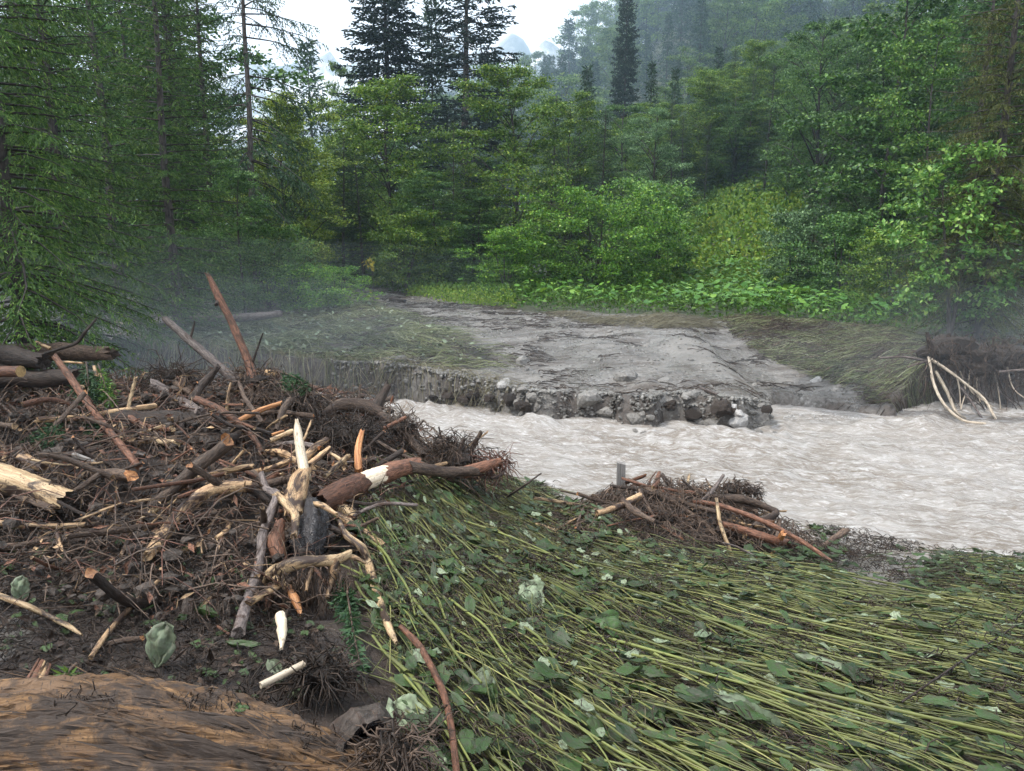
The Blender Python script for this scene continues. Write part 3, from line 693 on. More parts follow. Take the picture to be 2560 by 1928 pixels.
T_('spr_b', 'spruce_tree', 'dark narrow spruce left of the blue-green one', 'tree', 1455, 36, 300, 5.2, 1.0, 'spruce_dark')
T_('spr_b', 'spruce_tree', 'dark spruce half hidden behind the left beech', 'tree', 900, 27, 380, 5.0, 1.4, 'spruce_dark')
# wooded slopes
occ = []
def scatter(n, u0, u1, y0, y1, keys, name, label, group, hscale, topmin=-400, mind=1.7):
    k = 0; tries = 0
    while k < n and tries < n * 40:
        tries += 1
        u = rng.uniform(u0, u1); Y = y0 * (y1 / y0) ** rng.random()
        x = (u - CU) / FPX * Y
        if any((x - a) ** 2 + (Y - b) ** 2 < mind ** 2 for a, b in occ): continue
        if 28 < Y < 50 and 1660 < u < 1990: continue          # the clearing stays open
        key = keys[int(rng.integers(len(keys)))]
        s = hscale * rng.uniform(.7, 1.2) / LIBH[key]
        lab = label[0] if 'spr' in key else label[1]
        lab += (', left part' if u < u0 + (u1 - u0) / 3 else (', middle part' if u < u0 + (u1 - u0) * 2 / 3 else ', right part')) if n > 20 else ''
        plant(key, 'spruce_tree' if 'spr' in key else name, lab, 'tree', x, Y, rng.random() * 6.28, s * rng.uniform(.85, 1.15), group, s); occ.append((x, Y)); k += 1
scatter(85, 1720, 2650, 40, 78, ['be_a', 'be_c', 'be_b', 'be_c', 'spr_b', 'spr_b'], 'hillside_tree', ('pointed spruce among the broad trees of the lower right slope', 'broad green tree on the lower wooded right slope'), 'trees of the lower right slope', 7.5)
scatter(22, 1380, 1760, 42, 70, ['be_a', 'be_c', 'be_b', 'spr_b'], 'hillside_tree', ('spruce behind the clearing and the alder thicket', 'leafy tree behind the clearing and the alder thicket'), 'trees behind the clearing', 6.5)
scatter(100, 1500, 2700, 78, 130, ['far_a', 'far_b', 'far_c', 'far_spr', 'far_spr2'], 'hillside_tree', ('hazy pointed spruce on the upper right slope', 'hazy round-crowned tree on the upper right slope'), 'trees of the upper right slope', 10, mind=2.2)
scatter(150, 1110, 2200, 120, 215, ['far_a', 'far_b', 'far_spr', 'far_spr2', 'far_spr2'], 'ridge_tree', ('blue pointed spruce along the distant wooded ridge', 'blue round-crowned tree along the distant wooded ridge'), 'trees of the distant ridge', 18, mind=3.4)
scatter(34, 560, 1250, 34, 70, ['be_a', 'be_b', 'be_c', 'be_d'], 'valley_tree', ('', 'low leafy tree in the valley behind the central beeches'), 'trees of the valley floor', 6)
scatter(34, -150, 520, 24, 50, ['spr_a', 'spr_b', 'spr_b', 'be_d'], 'forest_tree', ('shaded spruce in the forest behind the left spruces', 'shaded leafy tree in the forest behind the left spruces'), 'forest behind the left spruces', 13)
scatter(40, 500, 1250, 170, 420, ['far_spr', 'far_spr2', 'far_b'], 'valley_spruce', ('pale blue distant spruce at the foot of the mountain', 'pale blue distant broad tree at the foot of the mountain'), 'trees at the foot of the mountain', 14, mind=5)
scatter(26, 2150, 2750, 22, 40, ['be_c', 'be_d', 'spr_b'], 'thicket_tree', ('spruce in the thicket behind the right edge', 'leafy tree in the thicket behind the right edge'), 'trees of the right thicket', 9)

# ------------------------------------------------------------------ far bank: stones, gravel, flattened grass, plants
def rock_mesh(name, seed, mat, flat=.65, sub=2):
    import bmesh
    bm = bmesh.new(); bmesh.ops.create_icosphere(bm, subdivisions=sub, radius=1)
    V = np.array([v.co[:] for v in bm.verts]); Fc = np.array([[v.index for v in f.verts] for f in bm.faces]); bm.free()
    r = 1 + .30 * vn(V[:, 0] * 1.1 + seed, V[:, 1] * 1.1, V[:, 2] * 1.1, seed) + .12 * vn(V[:, 0] * 2.7, V[:, 1] * 2.7 + seed, V[:, 2] * 2.7, seed + 1) + (.16 * vn(V[:, 0] * 6, V[:, 1] * 6 + seed, V[:, 2] * 6, seed + 2) if sub == 3 else 0)
    g = np.random.default_rng(seed)
    X = V * r[:, None]
    for k in range(5):                                    # broken flat faces
        d = nrm(g.normal(size=3)); c = g.uniform(.62, .9); t = X @ d
        X = X - np.maximum(0, t - c)[:, None] * d
    X = X * np.array([g.uniform(.85, 1.25), g.uniform(.7, 1.0), flat])
    m = MB(); m.add(X, Fc); return m.mesh(name, mat, smooth=False)
ROCKS = [rock_mesh('stone', 100 + k, M['rock']) for k in range(9)]
PALE = [rock_mesh('stone', 120 + k, M['rock_pale']) for k in range(3)]
CLODS = [rock_mesh('clod', 140 + k, M['soil'], .75, 3) for k in range(4)]
def put_rock(me, p, rad, label, group=None, name='stone', cat='stone'):
    o = link(name, me, None, p, (random.uniform(-.35, .35), random.uniform(-.35, .35), random.uniform(0, 6.28)), (rad,) * 3)
    return tag(o, label, cat, group)
named_rocks = [(1258, 961, 20, 1, 'small chalk-white stone on the lip of the undercut bank'), (1296, 1008, 24, 0, 'grey stone jutting from the bank under the white stone'),
    (1470, 1000, 38, 0, 'big slanted grey boulder in the middle of the eroded bank'), (1562, 947, 32, 0, 'flat grey boulder on top of the gravel bank edge'),
    (1668, 955, 18, 0, 'rounded stone beside the soil block on the bank top'), (1733, 990, 18, 0, 'stone stuck halfway up the eroded bank face'),
    (1850, 1056, 30, 1, 'pale blocky boulder at the waterline below the bank tip'), (1786, 1060, 24, 0, 'rounded boulder at the waterline left of the pale blocky one'),
    (1752, 1060, 15, 0, 'small waterline stone, leftmost of the three below the bank tip'), (1831, 1018, 15, 1, 'light flat stone above the pale blocky boulder'),
    (1847, 1034, 17, 1, 'light oval stone resting on the pale blocky boulder'), (1907, 1018, 20, 0, 'dark stone in the crumbling tip of the bank'),
    (1592, 1046, 24, 0, 'wet boulder low in the dark hollow of the bank'), (1518, 1032, 22, 0, 'slanted stone at the foot of the big boulder'),
    (1448, 1044, 13, 0, 'small stone at the waterline below the big boulder'), (1167, 1002, 14, 0, 'round stone below the undercut arch'),
    (1334, 996, 17, 0, 'stone just right of the jutting grey one'), (1310, 1035, 14, 0, 'stone at the waterline below the jutting grey one'),
    (870, 900, 22, 0, 'smooth boulder among the flattened grass on the far left bank'), (1005, 908, 26, 0, 'rounded boulder at the near rim of the left grass'),
    (1310, 905, 24, 0, 'flat stone right of the left grass tongue'), (2042, 953, 16, 1, 'pale stone above the calm inlet')]
for u, v, r, pale, lab in named_rocks:
    p = on(u, v); put_rock((PALE if pale else ROCKS)[random.randrange(3 if pale else 9)], p + np.array([0, .03, 0]), r / FPX * p[1] * 1.15, lab)
def edge_y(x):
    return np.interp(x, FX, FY) + 0.20 * vn2(x * 2.3, np.interp(x, FX, FY) * .6, 5) + 0.09 * vn2(x * 6.1, np.interp(x, FX, FY) * 1.5, 6)
for k in range(110):
    x = random.uniform(-2.4, 3.4); y = float(edge_y(x)) + random.uniform(-.15, .45); z = float(H(x, y))
    put_rock(ROCKS[k % 9], (x, y, max(WZ - .02, z)), random.choice([.025, .03, .035, .045, .05, .06, .08]), 'small grey stone stuck in the crumbling river bank', 'small stones of the eroded bank')
for k in range(60):
    q = sample(TRACK, 1)[0]; put_rock(ROCKS[k % 9], (q[0], q[1], float(H(*q)) + .005), random.uniform(.03, .075), 'small stone lying on the gravel flat', 'stones on the gravel flat')
for k in range(14):
    x = random.choice([random.uniform(2.2, 3.4), random.uniform(-1.5, 3.3), random.uniform(-1.2, 0.2)]); y = float(edge_y(x)) + random.uniform(-.05, .15)
    put_rock(CLODS[k % 4], (x, y, random.uniform(-.62, -.42)), random.uniform(.06, .13), 'dark clod of soil breaking off the far bank', 'soil clods of the far bank', 'soil_clod', 'soil clod')
# gravel too small to pick apart
ico = None
def small_stones(name, P3, rad, label, mat):
    import bmesh
    bm = bmesh.new(); bmesh.ops.create_icosphere(bm, subdivisions=1, radius=1)
    V = np.array([v.co[:] for v in bm.verts]); Fc = np.array([[v.index for v in f.verts] for f in bm.faces]); bm.free()
    n = len(P3); sc = rad[:, None] * rng.uniform(.6, 1.3, (n, 3)) * np.array([1, 1, .7])
    X = V[None] * sc[:, None, :] * (1 + .2 * rng.normal(size=(n, len(V), 1))) + P3[:, None, :]
    Fa = (Fc[None] + (np.arange(n) * len(V))[:, None, None]).reshape(-1, 3)
    m = MB(); m.add(X, Fa); tag(m.obj(name, mat, smooth=False), label, None, None, 'stuff')
q = sample(TRACK, 2600); xb = rng.uniform(-3, 3.45, 3600); yb = edge_y(xb) + rng.uniform(-.12, .4, 3600)
q = np.concatenate([q, np.stack([xb, yb], -1)])
small_stones('gravel', np.stack([q[:, 0], q[:, 1], H(q[:, 0], q[:, 1])], -1), rng.uniform(.008, .03, len(q)) * np.where(np.arange(len(q)) > 2600, 1.25, 1), 'loose wet gravel over the washed-out track and bank', M['gravel'])

def strands(xy, ang, L, r, n=5, lift=.05, curl=.5, arch=0.0, zof=None):
    """thin stems lying on the ground, following it"""
    m = len(xy); t = np.linspace(0, 1, n)
    turn = rng.normal(0, curl, (m, 1)) * t[None, :] + rng.normal(0, curl * .4, (m, n)).cumsum(1) * .5
    a = ang[:, None] + turn
    st = L[:, None] / (n - 1)
    dx = np.concatenate([np.zeros((m, 1)), np.cumsum(np.cos(a[:, :-1]) * st, 1)], 1); dy = np.concatenate([np.zeros((m, 1)), np.cumsum(np.sin(a[:, :-1]) * st, 1)], 1)
    x, y = xy[:, :1] + dx, xy[:, 1:] + dy
    z = H(x, y) + (rng.random((m, 1)) * lift if zof is None else zof) + arch * rng.random((m, 1)) * np.sin(np.pi * t)[None, :]
    return np.stack([x, y, z], -1), r[:, None] * np.linspace(1, .55, n)[None, :]
LG = poly_world([(430, 790), (560, 765), (880, 752), (1000, 790), (1120, 835), (1235, 890), (1200, 925), (1010, 950), (830, 948), (640, 930), (420, 890)])
RG = poly_world([(1800, 800), (2000, 808), (2250, 838), (2330, 880), (2330, 990), (2200, 1030), (2060, 960), (1950, 915), (1830, 850)])
RG2 = poly_world([(1350, 790), (1700, 800), (1800, 815), (1700, 830), (1500, 815)])
def grass(name, poly, n, ang, lab, mat, rr=(.003, .0065), LL=(.35, .85), arch=.12):
    m = MB(); q = sample(poly, n * 2); q = q[fbm(q[:, 0] * 1.7, q[:, 1] * 1.7, 3, 93) + rng.normal(0, .35, n * 2) > .0]; n = len(q)
    clump = .5 * fbm(q[:, 0] * .9, q[:, 1] * .9, 2, 91)
    a, b = strands(q, ang + clump * 1.3 + rng.normal(0, .38, n), rng.uniform(*LL, n), rng.uniform(*rr, n), 4, .06, .35, arch)
    tubes(m, a, b, 3); return tag(m.obj(name, mat), lab, None, None, 'stuff')
grass('flattened_grass', LG, 4000, R(-22), 'grass and stems combed flat on the left of the gravel track', M['straw'])
grass('flattened_grass', RG, 3600, R(-12), 'grass combed flat by the flood before the root plate', M['straw'], (.0025, .0055), (.25, .7), .05)
for pl, nn, lb in ((RG, 2600, 'dark twigs and mud mixed into the right flattened grass'), (LG, 1800, 'dark twigs and mud mixed into the left flattened grass')):
    m = MB(); q = sample(pl, nn); a, b = strands(q, R(-15) + rng.normal(0, .7, nn), rng.uniform(.06, .4, nn), rng.uniform(.003, .008, nn), 4, .09, .5, .05); tubes(m, a, b, 3)
    tag(m.obj('mud_litter', M['fibre']), lb, None, None, 'stuff')
grass('flattened_grass', RG2, 900, R(-6), 'thin muddy grass along the rim of the gravel flat', M['straw_grey'])
RB = np.array([[x, float(edge_y(x)) + .35] for x in np.linspace(-7, 0, 24)] + [[x, float(edge_y(x)) - .02] for x in np.linspace(0, -7, 24)])
m = MB(); q = sample(RB, 700); a, b = strands(q, R(-60) + rng.normal(0, .9, 700), rng.uniform(.2, .6, 700), rng.uniform(.0025, .005, 700), 6, .05, .5, .1)
a[:, :, 2] = np.maximum(a[:, :, 2], a[:, :1, 2] - np.linspace(0, .55, 6)[None, :]); tubes(m, a, b, 3)
tag(m.obj('hanging_grass', M['straw_grey']), 'muddy stems hanging over the left undercut bank', None, None, 'stuff')
m = MB(); q = sample(LG, 900); kites(m, np.stack([q[:, 0], q[:, 1], H(q[:, 0], q[:, 1]) + rng.uniform(.03, .16, 900)], -1), rvec(900) * np.array([1, 1, .4]), nrm(rvec(900) + np.array([0, -.5, .8])), rng.uniform(.04, .13, 900), rng.uniform(.03, .09, 900))
tag(m.obj('torn_leaves', M['leaf_pale'], smooth=False), 'small pale torn leaves strewn in the left flattened grass', None, None, 'stuff')
# clots of mud and litter on the gravel flat
for nm, poly, n in (('mud_litter', TRACK, 3800),):
    m = MB(); q = sample(poly, n); q = q[fbm(q[:, 0] * .8, q[:, 1] * 1.6, 3, 95) > .0]; n = len(q)
    a, b = strands(q, rng.uniform(-.7, .2, n), rng.uniform(.06, .3, n), rng.uniform(.004, .010, n), 4, .02, .5, .03)
    tubes(m, a, b, 3); tag(m.obj(nm, M['fibre']), 'dark twiggy litter in streaks over the gravel flat', None, None, 'stuff')

# butterbur standing along the edge of the green
def bur_leaf(seed, stalk=True):
    g = np.random.default_rng(seed); m = MB(); k = 9
    th = np.linspace(-np.pi, np.pi, k, endpoint=False)
    rad = (.78 + .22 * np.cos(th / 2) ** 2) * (1 - .55 * np.exp(-((np.abs(th) - np.pi) / .35) ** 2)) * (1 + .05 * g.normal(size=k))
    V = [[0, 0, 0]]
    for f, z in ((.5, .09), (1, .05 if seed % 2 else .16)):
        for a, r in zip(th, rad): V.append([np.cos(a) * r * f, np.sin(a) * r * f, z + .05 * f * np.cos(5 * a + seed) + .03 * g.normal() * f])
    F1 = [[0, 1 + i, 1 + (i + 1) % k] for i in range(k)]; F2 = [[1 + i, 1 + k + i, 1 + k + (i + 1) % k, 1 + (i + 1) % k] for i in range(k)]
    V = np.array(V)
    if stalk:
        m.add(V, [np.array(F1), np.array(F2)])
        tube(m, [(0, 0, .01), (-.08, .05, -.8), (0, 0, -1.9)], [.03, .035, .05], 4, 4)
    return (V, np.array(F1), np.array(F2), m)
BL = [bur_leaf(k)[3].mesh('leaf', M['butterbur'], smooth=False) for k in range(4)]
def burs(poly, nplants, label, group, rmin=.10, rmax=.2, hmin=.25, hmax=.55):
    for q in sample(poly, nplants):
        z = float(H(*q)); e = tag(empty('butterbur_plant', (q[0], q[1], z)), label, 'plant', group)
        for j in range(5):
            a = random.random() * 6.28; d = random.uniform(.05, .32); hh = random.uniform(hmin, hmax); r = random.uniform(rmin, rmax)
            l_ = link('leaf', BL[random.randrange(4)], e, (math.cos(a) * d, math.sin(a) * d, hh), (random.uniform(-.4, .4) + .15, random.uniform(-.4, .4), random.random() * 6.28), (r, r, r * .95))
def bur_stuff(poly, n, label, rmin=.05, rmax=.12, mat='butterbur', hmin=.1, hmax=.5):
    m = MB(); V, F1, F2, _ = bur_leaf(3, False); q = sample(poly, n); r = rng.uniform(rmin, rmax, n)
    a = rng.random(n) * 6.28; tx, ty = rng.normal(0, .3, n), rng.normal(0, .3, n)
    X = V[None, :, :] * r[:, None, None]
    x, y, z = X[..., 0], X[..., 1], X[..., 2]
    x2, y2 = x * np.cos(a)[:, None] - y * np.sin(a)[:, None], x * np.sin(a)[:, None] + y * np.cos(a)[:, None]
    z2 = z + x2 * tx[:, None] + y2 * ty[:, None] + (H(q[:, 0], q[:, 1]) + rng.uniform(hmin, hmax, n))[:, None]
    X = np.stack([x2 + q[:, :1], y2 + q[:, 1:], z2], -1)
    o = (np.arange(n) * len(V))[:, None, None]
    m.add(X, [(F1[None] + o).reshape(-1, 3), (F2[None] + o).reshape(-1, 4)])
    return tag(m.obj('butterbur_leaves', M[mat], smooth=False), label, None, None, 'stuff')
B1 = poly_world([(1295, 772), (1290, 712), (1480, 700), (1600, 712), (1700, 735), (1690, 784)])
B2 = poly_world([(1690, 784), (1700, 720), (1790, 660), (1950, 690), (2100, 725), (2260, 790), (2240, 826), (2000, 800)])
B3 = poly_world([(640, 735), (700, 700), (840, 690), (945, 735), (960, 756), (800, 756)])
B4 = poly_world([(940, 700), (1100, 690), (1290, 705), (1290, 740), (1100, 735)])
burs(B1, 16, 'butterbur clump with big round leaves below the big alder bush', 'butterbur below the alder bush', .07, .13, .2, .45)
burs(B2, 24, 'butterbur clump on the bank right of the alder bush', 'butterbur right of the alder bush', .07, .13, .2, .42)
burs(B3, 7, 'low yellow-green butterbur clump on the left lip of the track', 'butterbur left of the track', .08, .15, .12, .32)
burs(B4, 6, 'butterbur clump beside the track before the central beeches', 'butterbur beside the track', .08, .15, .12, .35)
bur_stuff(B1, 1100, 'dense butterbur leaves below the alder bush'); bur_stuff(B2, 2000, 'dense butterbur leaves along the right rim of the green'); bur_stuff(B3, 450, 'bright low leaves on the left lip of the track', .04, .1, 'herb', .03, .25); bur_stuff(B4, 500, 'low leaves along the track before the beeches', .05, .12)
CLR = poly_world([(1640, 720), (1660, 560), (1680, 450), (1990, 450), (2020, 560), (2000, 720)])
def cover(name, poly, n, label, mat, L=(.05, .13), hmax=.35, wf=.5):
    m = MB(); q = sample(poly, n); kites(m, np.stack([q[:, 0], q[:, 1], H(q[:, 0], q[:, 1]) + hmax * rng.random(n) ** 1.5], -1), nrm(rvec(n) + np.array([0, 0, .7])), nrm(rvec(n) + np.array([0, 0, .6])), rng.uniform(*L, n), rng.uniform(*L, n) * wf)
    return tag(m.obj(name, M[mat], smooth=False), label, None, None, 'stuff')
cover('meadow_herbs', CLR, 34000, 'yellow-green herbs of the sloping clearing', 'herb', (.12, .26), .22, .8)
g1 = GREEN_EDGE.copy(); UN = np.concatenate([g1, g1[::-1] * np.array([1.3, 1.0]) + np.array([0, 9.])])
cover('undergrowth', UN, 34000, 'low mixed undergrowth on the forest floor', 'under', (.05, .14), .4)
UN2 = np.array([[-14, 30], [16, 30], [34, 70], [-20, 62]])
cover('undergrowth', UN2, 20000, 'weeds and saplings under the trees farther back', 'under', (.12, .35), .9)
HB = poly_world([(1010, 740), (1060, 712), (1280, 735), (1290, 772), (1150, 762)])
cover('roadside_herbs', HB, 5000, 'yellow-green weeds along the rim of the track', 'herb', (.04, .11), .28)
# grey tree stump in the green, yellow sapling, wood on the track
m = MB(); p = on(1570, 722); tube(m, [p + [0, 0, -.1], p + [0, 0, .12], p + [.01, 0, .42]], [.28, .22, .20], 16, 8, cap=1, lump=.15, fis=.06, seed=5, jag=.15)
tag(m.obj('tree_stump', [M['grey_post'], M['grey_post']]), 'old grey tree stump among the butterbur under the alder bush', 'tree stump')
p = on(932, 742); e = tag(empty('yellow_sapling', p), 'thin sapling with a tuft of yellow leaves at the track mouth', 'sapling')
m = MB(); tube(m, [(0, 0, -.05), (.03, 0, .5), (-.02, 0, 1.05)], [.012, .01, .006], 5, 6); m.obj('stem', M['bark_brown'], e)
m = MB(); k = 26; kites(m, np.array([-.02, 0, 1.0]) + rng.normal(0, .08, (k, 3)), rvec(k), nrm(rvec(k) + np.array([0, -.3, 1])), rng.uniform(.1, .2, k), rng.uniform(.08, .15, k)); m.obj('leaf_tuft', M['yellowleaf'], e, smooth=False)
m = MB(); tube(m, [on(978, 747, .05), on(1012, 753, .05)], [.06, .05], 8, 5, cap=0, lump=.2, seed=8, jag=.5); tag(m.obj('wood_chunk', M['bark_dark']), 'short dark log lying on the gravel track', 'log')
m = MB(); tube(m, [on(1750, 970, .02), on(1790, 985, .02), on(1815, 1003, .02)], [.02, .018, .012], 6, 8, cap=0, lump=.2, seed=9); tag(m.obj('driftwood_stick', M['bark_grey']), 'thin grey stick on top of the eroded bank tip', 'stick')

# ------------------------------------------------------------------ driftwood, one by one (pixel points; a third number is the distance)
def W3(pt, r):
    if pt[1] < 1000: return P(*pt) if len(pt) == 3 else on(pt[0], pt[1], r)
    lift = .075 if (pt[0] < 1260 and pt[1] < 1540) else (.135 if pt[0] > 900 and pt[1] > 1400 else .04)
    g = on(pt[0], pt[1], r + lift)
    return g if len(pt) == 2 or pt[2] > g[1] else P(*pt)
SEED = [500]
def stick(name, label, cat, mat, pts, rpx, parent=None, sides=10, cap=None, group=None, jag=.5, lump=.16, fis=.0, rough=.05, nseg=None, sink=0.0, raw=False):
    SEED[0] += 1
    rp = np.interp(np.linspace(0, 1, len(pts)), np.linspace(0, 1, len(np.atleast_1d(rpx))), np.atleast_1d(rpx))
    q = [W3(p, 0.0) for p in pts]
    r = [max(.002, rr / FPX * a[1] * 1.02) for rr, a in zip(rp, q)]
    q = [P(*p) for p in pts] if raw else [W3(p, rr * (.8 - sink)) for p, rr in zip(pts, r)]
    m = MB(); mats = [M[mat], M[cap or mat]]
    tube(m, q, r, sides, nseg or max(6, len(pts) * 6), cap=1, lump=lump, fis=fis, rough=rough, seed=SEED[0], jag=jag)
    o = m.obj(name, mats, parent)
    if parent is None: tag(o, label, cat, group)
    elif label: o['label'] = label
    return o
ST, LG_ = 'driftwood_stick', 'driftwood_log'
